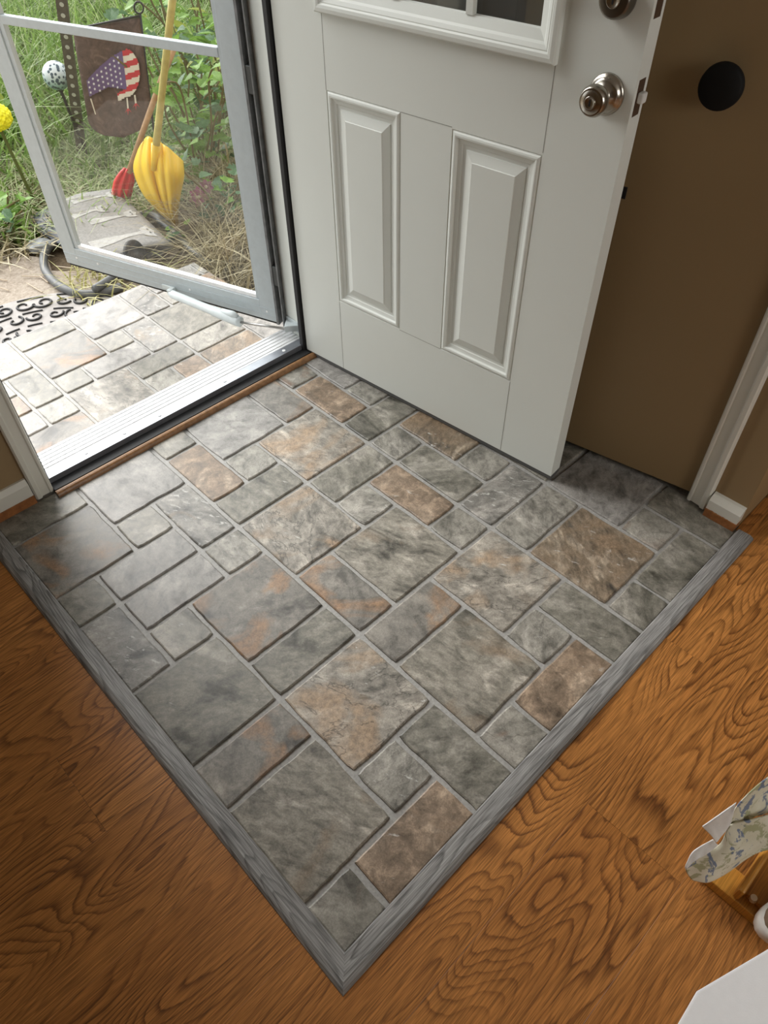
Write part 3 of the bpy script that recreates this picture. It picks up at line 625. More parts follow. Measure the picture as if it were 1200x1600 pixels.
# hose loops on the ground
def smooth_path(pts, n=10):
    out = []; P = [Vector(p) for p in pts]
    for i in range(len(P) - 1):
        p0, p1, p2, p3 = P[max(i - 1, 0)], P[i], P[i + 1], P[min(i + 2, len(P) - 1)]
        for k in range(n):
            t = k / n
            out.append(0.5 * ((2 * p1) + (p2 - p0) * t + (2 * p0 - 5 * p1 + 4 * p2 - p3) * t * t + (3 * p1 - p0 - 3 * p2 + p3) * t ** 3))
    out.append(P[-1]); return out
HZ = GZ + .026
hp_ = [at_z(x, y, HZ + dz) for x, y, dz in ((148, 452, .03), (180, 432, .02), (222, 405, 0), (262, 385, 0), (268, 362, 0), (252, 345, .01), (225, 335, 0), (150, 350, 0), (100, 372, 0), (72, 392, 0), (70, 420, 0), (92, 446, 0), (125, 459, 0), (160, 457, 0), (190, 448, 0))]
tag(MB().tube(smooth_path(hp_), .0185, 10).build('garden_hose', plain('hose_grey', (0.11, 0.115, 0.118), 0.55, 0, 0.35, 18), smooth=True), 'thick dark grey hose coiled on the ground beside the concrete path', 'hose')
pp2 = [at_z(x, y, HZ + .02 + dz) for x, y, dz in ((248, 344, .02), (275, 366, .0), (305, 395, 0), (330, 412, -.02))]
tag(MB().tube(smooth_path(pp2), .014, 10).build('drain_pipe', plain('hose_black', (0.06, 0.063, 0.066), 0.5, 0, 0.3, 18), smooth=True), 'straight dark pipe lying from the yellow shovel to the landing corner', 'pipe')

# doormat with cats, thrown over things, and a darker mat below
def curved_mat(c00, c10, c11, c01, bow, n=14):
    return [[(c00.lerp(c10, u)).lerp(c01.lerp(c11, u), v) + Vector((0, 0, bow * math.sin(math.pi * u) * (0.6 + .4 * v) + .012 * math.sin(5 * u + 3 * v))) for u in np.linspace(0, 1, n)] for v in np.linspace(0, 1, n)]
A00, A10, A11, A01 = at_z(72, 335, -.24), at_z(178, 291, -.20), at_z(270, 388, -.25), at_z(150, 412, -.25)
catmat = empty('cat_doormat', (0, 0, 0)); tag(catmat, 'grey doormat printed with pale long-necked cats lying over a darker mat', 'doormat')
cg = curved_mat(A00, A10, A11, A01, 0.035)
MB().grid(cg).build('mat', plain('cat_mat_grey', (0.27, 0.26, 0.25), 0.9, 0, 0.25, 90, 0.4), catmat, smooth=True, solid=0.008)
def mat_pt(u, v, lift=.007):
    uu = min(max(u, 0), 1) * 13; vv = min(max(v, 0), 1) * 13; i = min(int(vv), 12); j = min(int(uu), 12); a = vv - i; b = uu - j
    p = cg[i][j].lerp(cg[i][j + 1], b).lerp(cg[i + 1][j].lerp(cg[i + 1][j + 1], b), a); return p + Vector((0, 0, lift))
CATP = plain('cat_print', (0.42, 0.41, 0.395), 0.9, 0, 0.2, 60)
for (v, u1_, ln, wd) in ((0.10, 0.95, 0.55, 0.045), (0.30, 0.66, 0.40, 0.05), (0.46, 0.93, 0.55, 0.05), (0.78, 0.92, 0.75, 0.075)):
    cat = MB(); head = [(-.07, -.6), (-.04, -.85), (.06, -1.15), (.055, -.55), (.09, 0), (.055, .55), (.06, 1.15), (-.04, .85), (-.07, .6)]
    cat.add([mat_pt(u1_ - .06 + a, v + b * wd * 1.1) for a, b in head], [tuple(range(len(head)))])
    body = [(-.03, -.30), (-ln * .35, -.32), (-ln * .7, -.75), (-ln, -.85), (-ln, .85), (-ln * .7, .75), (-ln * .35, .32), (-.03, .30)]
    cat.add([mat_pt(u1_ - .06 + a, v + b * wd, .0062) for a, b in body], [tuple(range(len(body)))])
    co = cat.build('cat', CATP, catmat)
    eyes = MB()
    for b in (-.35, .35):
        eyes.add([mat_pt(u1_ - .04 + .012 * math.cos(t), v + b * wd + .012 * math.sin(t), .009) for t in np.linspace(0, 2 * math.pi, 9)[:-1]], [tuple(range(8))])
    eyes.build('eyes', plain('cat_eye_grey', (0.13, 0.125, 0.12), 0.9), co)
B00, B10, B11, B01 = at_z(42, 352, -.27), at_z(100, 318, -.255), at_z(175, 372, -.275), at_z(120, 402, -.285)
tag(MB().grid(curved_mat(B00, B10, B11, B01, 0.02)).build('rubber_mat', plain('slate_mat', (0.13, 0.14, 0.165), 0.55, 0, 0.3, 30), smooth=True, solid=0.010), 'dark slate mat sticking out beneath the cat doormat', 'doormat')
# stones
def stone(p, r, col, label, seed):
    rg = random.Random(seed); bm = bmesh.new(); bmesh.ops.create_icosphere(bm, subdivisions=2, radius=1)
    for v in bm.verts: v.co *= 1 + rg.uniform(-.13, .13)
    for v in bm.verts: v.co = Vector((v.co.x * r * 1.2, v.co.y * r, v.co.z * r * .55))
    me = bpy.data.meshes.new('stone'); bm.to_mesh(me); bm.free(); me.materials.append(col)
    o = inst('stone', me, p); return tag(o, label, 'stone')
stone(at_z(60, 384, GZ + .02), .05, plain('pale_stone', (0.34, 0.36, 0.38), 0.9, 0, 0.2, 20, .3), 'pale grey stone beside the hose loop and dark mat', 1)
# black wheel with axle
wp = at_z(212, 402, GZ + .075); wheel = empty('wheel', wp); tag(wheel, 'small black wheel with metal axle stub by the cat doormat', 'wheel')
WM = frame((0, 0, 0), (0.45, -.75, .25), (0, .35, 1)); WM = WM @ Matrix.Rotation(math.pi / 2, 4, 'Y')
MB().lathe([(.012, -.012), (.068, -.012), (.075, -.006), (.075, .008), (.066, .014), (.05, .009), (.03, .012), (.018, .022), (.012, .024)], WM, 28).build('disc', RUBBER, wheel, smooth=True)
MB().lathe([(.010, .02), (.010, .075), (.006, .078)], WM @ Matrix.Rotation(math.pi, 4, 'X'), 12).build('axle', MILL, wheel, smooth=True)

# yellow snow shovel standing on one corner of its blade
YEL = plain('yellow_plastic', (0.86, 0.56, 0.03), 0.38, 0, 0.06, 14)
shv = empty('snow_shovel', at_z(275, 352, GZ)); tag(shv, 'yellow ribbed snow shovel with bamboo coloured handle', 'snow shovel')
SI = Matrix.Translation(-shv.location)
# blade outline (pixel, distance) turned into a curved ribbed sheet
top = [(216, 234, 4.02), (230, 214, 3.93), (246, 220, 3.86), (264, 232, 3.84), (286, 252, 3.90)]
midl = [(209, 264, 4.05), (226, 258, 3.93), (248, 262, 3.83), (268, 268, 3.80), (287, 276, 3.90)]
mid2 = [(222, 300, 4.06), (238, 300, 3.97), (254, 300, 3.90), (270, 302, 3.87), (282, 302, 3.95)]
mid3 = [(245, 328, 4.07), (254, 328, 4.02), (262, 329, 3.98), (270, 331, 3.97), (278, 332, 4.0)]
tip = [(268, 348, 4.06), (270, 350, 4.06), (273, 352, 4.05), (276, 353, 4.05), (278, 350, 4.05)]
ctrl = [[at_dist(*q) for q in r] for r in (top, midl, mid2, mid3, tip)]
def cr(P, t):
    n = len(P) - 1; x = min(max(t, 0), 1) * n; i = min(int(x), n - 1); u = x - i
    p0, p1, p2, p3 = P[max(i - 1, 0)], P[i], P[i + 1], P[min(i + 2, n)]
    return 0.5 * ((2 * p1) + (p2 - p0) * u + (2 * p0 - 5 * p1 + 4 * p2 - p3) * u * u + (3 * p1 - p0 - 3 * p2 + p3) * u ** 3)
G = []; tocam = (Vector(CAM_C) - ctrl[1][2]).normalized()
for v in np.linspace(0, 1, 26):
    rowp = [cr([r[j] for r in ctrl], v) for j in range(5)]
    G.append([SI @ (cr(rowp, u) + tocam * (.030 * (abs(math.sin(u * math.pi * 5.0)) - .5) * (1 - v) ** .35 - .05 * math.exp(-((u - .42) / .07) ** 2) * (1 - v))) for u in np.linspace(0, 1, 44)])
MB().grid(G).build('blade', YEL, shv, smooth=True, solid=0.006)
hb = at_dist(243, 236, 3.82); ht = at_dist(266, 30, 3.62); ht2 = at_dist(274, -40, 3.58)
hand = [SI @ p for p in (hb, hb.lerp(ht, .15), hb.lerp(ht, .5), ht, ht2)]
MB().tube(hand, [.017, .0165, .0155, .0155, .0155], 12).build('handle', plain('bamboo_yellow', (0.50, 0.42, 0.13), 0.5, 0, 0.25, 20), shv, smooth=True)
MB().tube([hand[0] - (hand[1] - hand[0]).normalized() * .09, hand[0] + (hand[1] - hand[0]).normalized() * .03], [.012, .023], 12).build('socket', YEL, shv, smooth=True)
# red shovel / dustpan with wooden handle
rp0 = at_z(192, 302, GZ + .02); red = empty('hand_shovel', rp0); tag(red, 'red plastic scoop on a wooden handle behind the cat doormat', 'shovel'); RI = Matrix.Translation(-rp0)
dR = 4.12
Gr = []
for v, (l, r) in zip(np.linspace(0, 1, 6), (((194, 262), (206, 268)), ((188, 268), (209, 275)), ((182, 276), (210, 283)), ((178, 284), (208, 292)), ((176, 294), (206, 302)), ((175, 304), (203, 312)))):
    a = at_dist(*l, dR + .12 * v); b = at_dist(*r, dR + .12 * v)
    Gr.append([RI @ (a.lerp(b, u) + (Vector(CAM_C) - a).normalized() * (.012 * math.sin(u * math.pi * 6) + .03 * math.sin(u * math.pi))) for u in np.linspace(0, 1, 25)])
MB().grid(Gr).build('scoop', plain('red_plastic', (0.72, 0.03, 0.035), 0.4), red, smooth=True, solid=0.005)
MB().tube([RI @ at_dist(201, 270, dR - .02), RI @ at_dist(226, 198, 4.05), RI @ at_dist(252, 125, 4.0), RI @ at_dist(276, 65, 3.98)], .0135, 10).build('handle', plain('ash_handle', (0.42, 0.25, 0.12), 0.55, 0, 0.25, 30), red, smooth=True)

# garden flag on an iron stand
FD = 4.17
fo = at_dist(180, 120, FD); ftl, ftr = at_dist(114, 48, 4.25), at_dist(219, 27, 4.10)
flag = empty('garden_flag', fo); tag(flag, 'brown garden flag with stars and stripes turkey on an iron stand', 'garden flag'); FI = Matrix.Translation(-fo)
fu = (ftr - ftl); fw = fu.length; fu.normalize(); fdn = Vector((0, 0, -1)); fdn = (at_dist(236, 165, 4.17) - ftr).normalized(); fn_ = fu.cross(fdn); fn_ = fn_ if fn_.dot(Vector(CAM_C) - fo) > 0 else -fn_
FH = 0.475
def fpt(u, v, lift=0.0):
    return FI @ (ftl + fu * (u * fw) + fdn * (v * FH) + fn_ * (lift + .008 * math.sin(u * 7 + v * 3)))
FG = []
for v in np.linspace(0, 1, 24):
    half = 0.5 if v < .78 else 0.5 * math.sqrt(max(0, 1 - ((v - .78) / .22) ** 2)) + .004
    FG.append([fpt(.5 + half * x, v) for x in np.linspace(-1, 1, 20)])
def flag_mat():
    t = NT('brown_flag_cloth'); c = t.coord(); n = t.noise(c, 18, 5, 0.65, 1.2)
    return t.done(t.ramp(n, [(0.3, (0.055, 0.034, 0.026)), (0.55, (0.10, 0.062, 0.048)), (0.75, (0.19, 0.13, 0.10))]), 0.8)
fcl = MB().grid(FG).build('cloth', flag_mat(), flag, smooth=True, solid=0.002)
def fpoly(pts, lift): return [fpt(u, v, lift) for u, v in pts], [tuple(range(len(pts)))]
def cells(inside, u0, u1, v0, v1, n, lift):
    m = MB(); du = (u1 - u0) / n; dvv = (v1 - v0) / n
    for i in range(n):
        for j in range(n):
            uu, vv = u0 + (i + .5) * du, v0 + (j + .5) * dvv
            if inside(uu, vv): m.add([fpt(u0 + i * du, v0 + j * dvv, lift), fpt(u0 + (i + 1) * du, v0 + j * dvv, lift), fpt(u0 + (i + 1) * du, v0 + (j + 1) * dvv, lift), fpt(u0 + i * du, v0 + (j + 1) * dvv, lift)], [(0, 1, 2, 3)])
    return m
BLUE = plain('flag_purple_blue', (0.13, 0.085, 0.19), 0.8); FRED = plain('flag_red', (0.48, 0.035, 0.04), 0.8); FCREAM = plain('flag_cream', (0.66, 0.60, 0.48), 0.8)
def blue_in(u, v):
    if not .10 < u < .69: return False
    top_ = .24 + .19 * ((.69 - u) / .59) ** 1.5; bot = .57 - .05 * (u - .1) / .3 if u < .4 else .52 + .05 * (u - .4) / .29
    return top_ < v < bot
def str_in(u, v):
    if u < 0.69: return u > .52 and .555 < v - .1 * (.69 - u) < .625
    return u < 0.69 + 0.235 * math.sqrt(max(0, 1 - ((v - .43) / .205) ** 2)) and .235 < v < .64
cells(blue_in, .09, .70, .2, .6, 50, .014).build('star_field', BLUE, fcl)
for k in range(8):
    cells(lambda u, v: str_in(u, v + .1 * (u - .7)) and int((v + .1 * (u - .7) - .235) / .0505) == k, .50, .95, .18, .70, 46, .014).build('stripe', FCREAM if k % 2 else FRED, fcl)
stars = MB()
for i in range(9):
    for j in range(9):
        uu, vv = .135 + i * .068, .26 + j * .046 + (.023 if i % 2 else 0)
        if blue_in(uu, vv) and blue_in(uu + .012, vv) and blue_in(uu - .012, vv):
            stars.add(*fpoly([(uu + (.021 if q % 2 == 0 else .008) * math.cos(q * math.pi / 5 - 1.57) , vv + (.016 if q % 2 == 0 else .006) * math.sin(q * math.pi / 5 - 1.57)) for q in range(10)], .0165))
stars.build('stars', plain('flag_white', (0.74, 0.72, 0.74), 0.8), fcl)
for pts in [[(a[0] - c2, a[1]), (a[0] + c2, a[1]), (b[0] + c2, b[1]), (b[0] - c2, b[1])] for (a, b, c2) in (((.80, .625), (.80, .70), .013), ((.67, .64), (.665, .735), .012))] + [[(.105, .59), (.125, .59), (.15, .74), (.135, .74)]]:
    MB().add(*fpoly(pts, .014)).build('turkey_leg', FCREAM, fcl)
ft = MB()
for fx, fy in ((.80, .70), (.665, .735)):
    for a in (2.5, 1.75, .75): ft.add(*fpoly([(fx - .012, fy), (fx + .012, fy), (fx + .075 * math.cos(a), fy + .065 * math.sin(a))], .0145))
ft.build('turkey_feet', FRED, fcl)
iron = MB(); rt = FI @ at_dist(219, 22, 4.095); rb = FI @ at_dist(240, 200, 4.21)
gb = Vector((rt.x + (rb.x - rt.x) * 1.0, rb.y, GZ - fo.z))
iron.tube([rt, FI @ at_dist(231, 130, 4.16), Vector((rb.x, rb.y, rb.z)), Vector((rb.x + .01, rb.y + .02, GZ - fo.z))], .0055, 8)
iron.tube([fpt(-.02, -.01, .002), fpt(.5, -.012, .002), fpt(1.0, -.012, .002)], .005, 8)
curl = [rt + fu * (.022 * math.cos(t)) + Vector((0, 0, .024 + .022 * math.sin(t))) for t in np.linspace(-1.57, 4.9, 20)]
iron.tube(curl, .004, 6); iron.build('stand', BLACKMETAL, flag, smooth=True)

# perforated steel post
pb = at_z(128, 240, GZ + .05); pt_ = at_dist(93, -20, (pb - Vector(CAM_C)).length - .55)
post = empty('steel_post', pb); tag(post, 'dark steel post with a row of pale holes in the tall grass', 'post')
PM = frame((0, 0, 0), pt_ - pb, (-0.76, .65, 0)) @ Matrix(((0, 1, 0, 0), (-1, 0, 0, 0), (0, 0, 1, 0), (0, 0, 0, 1))); PL = (pt_ - pb).length + .4
mm = MB()
for (u0, u1, w0, w1) in ((-.02, .02, -.003, .004), (-.026, -.02, -.016, .004), (.02, .026, -.016, .004)): mm.prism([(u0, -.15), (u1, -.15), (u1, PL), (u0, PL)], w0, w1, PM)
mm.build('channel', plain('post_brown_steel', (0.115, 0.10, 0.08), 0.6, 0.3, 0.3, 30), post)
if (PM.to_3x3().col[2]).dot(Vector(CAM_C) - pb) < 0: sg = -1
else: sg = 1
hm_ = MB().lathe([(.0105, 0), (.0105, .0015), (.002, .0016)], Matrix(), 10).mesh('hole'); hm_.materials.append(plain('pale_hole', (0.55, 0.56, 0.50), 0.8))
nh = int(PL / .052)
for i in range(nh):
    o = inst('hole', hm_, parent=post); o.matrix_local = PM @ Matrix.Translation((0, i * .052 + .01, sg * .0045)) @ (Matrix() if sg > 0 else Matrix.Rotation(math.pi, 4, 'X'))

# solar globe on a stick
bp = at_dist(88, 118, 4.75); ball = empty('globe_light', bp); tag(ball, 'white and teal mosaic globe light on a black stake', 'garden light')
def mosaic():
    t = NT('mosaic_globe'); c = t.coord(); v = t.n('TexVoronoi', {'Vector': c, 'Scale': 50.0}, feature='F1'); d = v.outputs['Distance']
    z = t.n('SeparateXYZ', {0: t.n('TexCoord').outputs['Object']}).outputs['Z']
    basec = t.ramp(t.math('ADD', t.math('MULTIPLY', z, 8), 0.5), [(0.1, (0.25, 0.48, 0.47)), (0.7, (0.72, 0.78, 0.80))])
    return t.done(t.mix(t.ramp(d, [(0.36, (1, 1, 1)), (0.46, (0, 0, 0))]), basec, (0.05, 0.09, 0.12)), 0.3)
bm = bmesh.new(); bmesh.ops.create_uvsphere(bm, u_segments=28, v_segments=18, radius=.068); me = bpy.data.meshes.new('globe'); bm.to_mesh(me); bm.free(); me.materials.append(mosaic())
o = inst('globe', me, parent=ball); me.polygons.foreach_set('use_smooth', [True] * len(me.polygons))
gq = at_z(128, 245, GZ) - bp
MB().tube([Vector((0, 0, -.05)), Vector((0, 0, -.075))], [.03, .012], 12).build('collar', BLACK, ball)
MB().tube([Vector((0, 0, -.07)), Vector((.02, -.01, -.3)), Vector((.05, -.02, GZ - bp.z))], .008, 8).build('stake', BLACK, ball)

# yellow pom-pom flower head left of the storm door
yp = at_dist(-7, 183, 4.3); yfl = empty('marigold_flower', yp); tag(yfl, 'bright yellow ruffled flower head beside the storm door', 'flower')
bm = bmesh.new(); bmesh.ops.create_icosphere(bm, subdivisions=4, radius=.072)
for v in bm.verts: v.co *= 1 + .10 * math.sin(v.co.x * 190) * math.sin(v.co.y * 170 + 1) * math.sin(v.co.z * 180 + 2); v.co.z *= .8
me = bpy.data.meshes.new('petals'); bm.to_mesh(me); bm.free(); me.materials.append(plain('marigold_yellow', (0.86, 0.80, 0.02), 0.7, 0, 0.2, 80)); inst('petals', me, parent=yfl)
MB().tube([Vector((0, 0, -.04)), Vector((.03, .02, -.3)), Vector((.05, .03, GZ - yp.z))], .008, 8).build('stem', plain('flower_stem', (0.10, 0.12, 0.03), 0.7), yfl)

# ------------------------------------------------------------------ plants
def blade_arrays(P, L, W, lean, az, seg=4):
    """P (n,3) roots -> ribbons bending over"""
    n = len(P); t = np.linspace(0, 1, seg + 1); V = np.zeros((n, seg + 1, 2, 3))
    d = np.stack([np.cos(az), np.sin(az), np.zeros(n)], 1); side = np.stack([-np.sin(az + .6), np.cos(az + .6), np.zeros(n)], 1)
    for i, u in enumerate(t):
        out = lean[:, None] * L[:, None] * (u ** 1.8); up = L * u * (1 - .38 * np.minimum(lean, 1.4) * u)
        c = P + d * out; c[:, 2] += up; wv = W * (1 - u ** 1.5) * .5 + .0006
        V[:, i, 0] = c - side * wv[:, None]; V[:, i, 1] = c + side * wv[:, None]
    vs = V.reshape(-1, 3); k = (seg + 1) * 2; fs = []
    base = np.arange(n) * k
    F = np.concatenate([np.stack([base + 2 * i, base + 2 * i + 1, base + 2 * i + 3, base + 2 * i + 2], 1) for i in range(seg)])
    return vs, F
def grass(name, P, L, W, lean, mat, label, cat='grass', seg=4):
    az = RNG.uniform(0, 2 * math.pi, len(P)); vs, F = blade_arrays(P, L, W, lean, az, seg)
    me = bpy.data.meshes.new(name); me.vertices.add(len(vs)); me.vertices.foreach_set('co', vs.ravel())
    me.loops.add(F.size); me.loops.foreach_set('vertex_index', F.ravel().astype(np.int32))
    me.polygons.add(len(F)); me.polygons.foreach_set('loop_start', np.arange(len(F), dtype=np.int32) * 4)
    me.update(calc_edges=True); me.validate(); me.materials.append(mat)
    o = bpy.data.objects.new(name, me); COL.objects.link(o); return tag(o, label, cat, kind='stuff')
def leaf_mat(name, a, b, c3, scale=3.0, trans=0.35):
    t = NT(name); co = t.coord(); n = t.noise(co, scale, 3, 0.6); n2 = t.noise(co, 26.0, 3, 0.6)
    col = t.mix(0.5, t.ramp(n, [(0.32, a), (0.5, b), (0.68, c3)]), t.ramp(n2, [(0.30, a), (0.5, b), (0.70, c3)]))
    p = t.n('BsdfPrincipled', {'Base Color': col, 'Roughness': 0.5, 'Specular IOR Level': 0.35}).outputs[0]
    tr = t.n('BsdfTranslucent', {'Color': col}).outputs[0]
    t.t.links.new(t.n('MixShader', {0: trans, 1: p, 2: tr}).outputs[0], t.out.inputs[0]); return t.m
GREEN = leaf_mat('grass_green', (0.035, 0.085, 0.012), (0.16, 0.29, 0.05), (0.42, 0.54, 0.18))
PALE = leaf_mat('grass_pale', (0.24, 0.33, 0.12), (0.44, 0.51, 0.25), (0.64, 0.66, 0.42))
STRAW = leaf_mat('straw', (0.17, 0.13, 0.065), (0.35, 0.30, 0.17), (0.55, 0.50, 0.34), 5.0, 0.15)
LEAF = leaf_mat('leaf_green', (0.07, 0.16, 0.025), (0.19, 0.36, 0.06), (0.38, 0.56, 0.12))
LEAFY = leaf_mat('leaf_yellow_green', (0.25, 0.34, 0.05), (0.40, 0.46, 0.08), (0.52, 0.52, 0.14))
LEAFD = leaf_mat('leaf_dark', (0.04, 0.10, 0.04), (0.10, 0.20, 0.09), (0.22, 0.34, 0.20))
def field(n, x0, x1, y0, y1, keep):
    P = np.stack([RNG.uniform(x0, x1, n * 4), RNG.uniform(y0, y1, n * 4), np.full(n * 4, GZ - .01)], 1)
    m = np.array([keep(p[0], p[1]) for p in P]); return P[m][:n]
def in_lawn(x, y):     # the visible wedge of grass beyond the mats and tools
    if y < 2.75 + .25 * math.sin(x * 5): return False
    if x < 0.35 + .12 * (y - 2.7) and y < 3.1: return False
    return -0.6 + .18 * y < x < .62 * y + .75
Pg = field(9000, -0.4, 6.5, 2.7, 9.5, in_lawn); d = Pg[:, 1]
short = np.clip((d - 2.9) / 1.2, .28, 1.0)
grass('tall_grass', Pg, RNG.uniform(.35, .85, len(Pg)) * short, RNG.uniform(.010, .024, len(Pg)), RNG.uniform(.25, 1.1, len(Pg)), GREEN, 'tall green grass growing behind the garden flag')
Pg = field(5200, -0.4, 6.5, 2.75, 9.5, in_lawn); d = Pg[:, 1]; short = np.clip((d - 2.9) / 1.2, .3, 1.0)
grass('pale_grass', Pg, RNG.uniform(.3, .8, len(Pg)) * short, RNG.uniform(.007, .015, len(Pg)), RNG.uniform(.4, 1.4, len(Pg)), PALE, 'pale arching grass blades among the tall grass')
Pg = field(3600, 0.3, 2.6, 2.5, 4.2, lambda x, y: y > 2.95 - .2 * (x - .5) and x > .2)
grass('low_grass', Pg, RNG.uniform(.08, .26, len(Pg)), RNG.uniform(.004, .010, len(Pg)), RNG.uniform(.8, 1.8, len(Pg)), PALE, 'low flattened grass behind the mats and shovels')
Pg = field(2600, 0.84, 1.9, 1.72, 3.0, lambda x, y: x > .88 + max(0, (y - 1.95)) * .6)
grass('dry_grass', Pg, RNG.uniform(.10, .40, len(Pg)), RNG.uniform(.003, .008, len(Pg)), RNG.uniform(.5, 1.9, len(Pg)), STRAW, 'dry straw coloured grass beside the landing corner')
Pg = field(1500, -0.5, 1.0, 2.75, 4.0, lambda x, y: y > 2.78 and x < .9)
grass('leaf_litter', Pg, RNG.uniform(.05, .20, len(Pg)), RNG.uniform(.006, .016, len(Pg)), RNG.uniform(1.2, 2.4, len(Pg)), STRAW, 'brown dead stalks and litter at the edge of the path')
Pg = field(110, 0.36, 0.85, 2.08, 2.45, lambda x, y: (x - .62) ** 2 / .05 + (y - 2.3) ** 2 / .03 < 1.3); Pg[:, 2] = GZ + .008
grass('grass_clippings', Pg, RNG.uniform(.07, .15, len(Pg)), RNG.uniform(.006, .011, len(Pg)), RNG.uniform(1.4, 2.0, len(Pg)), leaf_mat('clippings', (0.22, 0.26, 0.07), (0.40, 0.38, 0.14), (0.56, 0.52, 0.26)), 'yellow-green grass clippings inside the hose loop')
rg = random.Random(11); tw = MB()
for k in range(15):
    px, py = rg.uniform(0, 150), rg.uniform(385, 470); p = at_z(px, py, GZ + .012); a = rg.uniform(-.7, .9) + 1.57; L = rg.uniform(.04, .16)
    if p.x > .62: continue
    tw.tube([p, p + Vector((math.cos(a) * L, math.sin(a) * L, .004))], .0028, 5)
tag(tw.build('twigs', plain('pale_twig', (0.50, 0.42, 0.32), 0.8)), 'pale dry twigs scattered on the concrete path', 'twigs', kind='stuff')

# leafy plants: each leaf a part
def leaf_mesh(name, outline, mat, fold=.25):
    n = len(outline); vs = [Vector((0, 0, 0)), Vector((0, 1, -.12))]; 
    m = MB(); L = [Vector((x, y, fold * abs(x) - .15 * y * y)) for x, y in outline]; R_ = [Vector((-x, y, fold * abs(x) - .15 * y * y)) for x, y in outline]
    ys = [y for x, y in outline]; mid_ = [Vector((0, y, -.15 * y * y)) for y in ys]
    for k in range(n - 1):
        m.add([mid_[k], L[k], L[k + 1], mid_[k + 1]], [(0, 1, 2, 3)]); m.add([mid_[k], mid_[k + 1], R_[k + 1], R_[k]], [(0, 1, 2, 3)])
    me = m.mesh(name); me.materials.append(mat); return me
OV = [(0.02, 0), (.26, .18), (.36, .42), (.27, .7), (.10, .9), (0.0, 1.0)]
LOB = [(0.02, 0), (.30, .05), (.42, .28), (.22, .38), (.34, .62), (.14, .72), (0, 1.0)]
LEAFM = [leaf_mesh('leaf', OV, LEAF), leaf_mesh('leaf', LOB, LEAF), leaf_mesh('leaf', OV, LEAFY), leaf_mesh('leaf', LOB, LEAFD), leaf_mesh('leaf', OV, LEAFD)]
STEM = plain('vine_stem', (0.16, 0.13, 0.05), 0.8)
def bush(name, base, nleaf, rx_, ry_, h, size, choice, label, seed, z0=.04, nstem=7, cat='plant'):
    rg = random.Random(seed); e = empty(name, base); tag(e, label, cat); m = MB(); tips = []
    for k in range(nstem):
        a = rg.uniform(0, 6.28); p = Vector((0, 0, 0)); pts = [p]
        for i in range(4): pts.append(Vector((rx_ * math.cos(a) * (i + 1) / 4 * rg.uniform(.6, 1.1), ry_ * math.sin(a) * (i + 1) / 4 * rg.uniform(.6, 1.1), h * (i + 1) / 4 * rg.uniform(.8, 1.05))))
        m.tube(smooth_path(pts, 4), [.005] * 16 + [.002], 5); tips.append(smooth_path(pts, 6))
    m.build('stem', STEM, e)
    for k in range(nleaf):
        t = rg.choice(tips); p = t[rg.randrange(3, len(t))] + Vector((rg.uniform(-1, 1) * rx_ * .4, rg.uniform(-1, 1) * ry_ * .4, rg.uniform(-.06, .08) * (h + .3)))
        p.z = max(p.z, z0)
        inst('leaf', LEAFM[rg.choice(choice)], p, (rg.uniform(-.5, .9), rg.uniform(-.6, .6), rg.uniform(0, 6.28)), size * rg.uniform(.6, 1.3), e)
    return e
bush('climbing_vine', (1.52, 2.88, GZ), 190, .34, .34, 0.72, .085, (0, 1, 1, 3, 4, 0), 'dense green climbing vine to the right of the yellow shovel', 21, nstem=12)
bush('climbing_vine', (1.95, 3.35, GZ), 170, .40, .40, 0.95, .09, (0, 1, 2, 3, 1, 4), 'taller vine with yellow-green leaves behind the shovel handle', 22, nstem=12)
bush('climbing_vine', (1.30, 2.42, GZ), 70, .22, .26, 0.34, .07, (3, 4, 3, 1), 'low dark vine growing around the pink flower', 23)
bush('garden_weed', (0.42, 3.12, GZ), 60, .20, .18, 0.16, .07, (0, 1, 1, 4), 'leafy weed at the corner of the dark slate mat', 24)
bush('garden_weed', (0.28, 3.45, GZ), 60, .25, .22, 0.20, .075, (1, 1, 0, 4), 'leafy weed among brown litter under the yellow flower', 25)
bush('garden_weed', (0.80, 4.05, GZ), 40, .2, .2, 0.22, .13, (0, 2, 0), 'broad-leaved weed at the foot of the steel post', 26)
bush('garden_weed', (0.98, 2.42, GZ), 12, .08, .08, 0.07, .06, (0, 4), 'small seedling beside the edge of the cat doormat', 27, nstem=3)
bush('shrub', (3.0, 5.6, GZ), 130, .7, .7, 1.0, .15, (0, 0, 2, 4), 'leafy shrub at the back of the garden', 28, nstem=14)
# pink clematis flower
for (fx, fy, dz, sc, lab) in ((311, 308, -.20, 1.0, 'pink star-shaped flower low in the vine'), (322, 292, -.14, .7, 'smaller dusky pink flower above the pink star-shaped one')):
    p = at_z(fx, fy, dz); e = empty('clematis_flower', p); tag(e, lab, 'flower', 'pink clematis flowers')
    pm = leaf_mesh('petal', OV, plain('petal_pink' + ('' if sc == 1 else '_dusky'), (0.55, 0.20, 0.40) if sc == 1 else (0.33, 0.14, 0.22), 0.6, 0, 0.25, 40))
    for k in range(7):
        o = inst('petal', pm, (0, 0, 0), scale=.052 * sc, parent=e)
        o.matrix_local = (Vector(CAM_C) - p).to_track_quat('Z', 'Y').to_matrix().to_4x4() @ Matrix.Rotation(k * 2 * math.pi / 7, 4, 'Z') @ Matrix.Rotation(.25, 4, 'X') @ Matrix.Scale(.052 * sc, 4)
    MB().lathe([(.004, 0), (.009, .004), (.006, .012), (.001, .014)], (Vector(CAM_C) - p).to_track_quat('Z', 'Y').to_matrix().to_4x4(), 10).build('stamen', plain('stamen_cream', (0.7, 0.62, 0.5), 0.7), e)

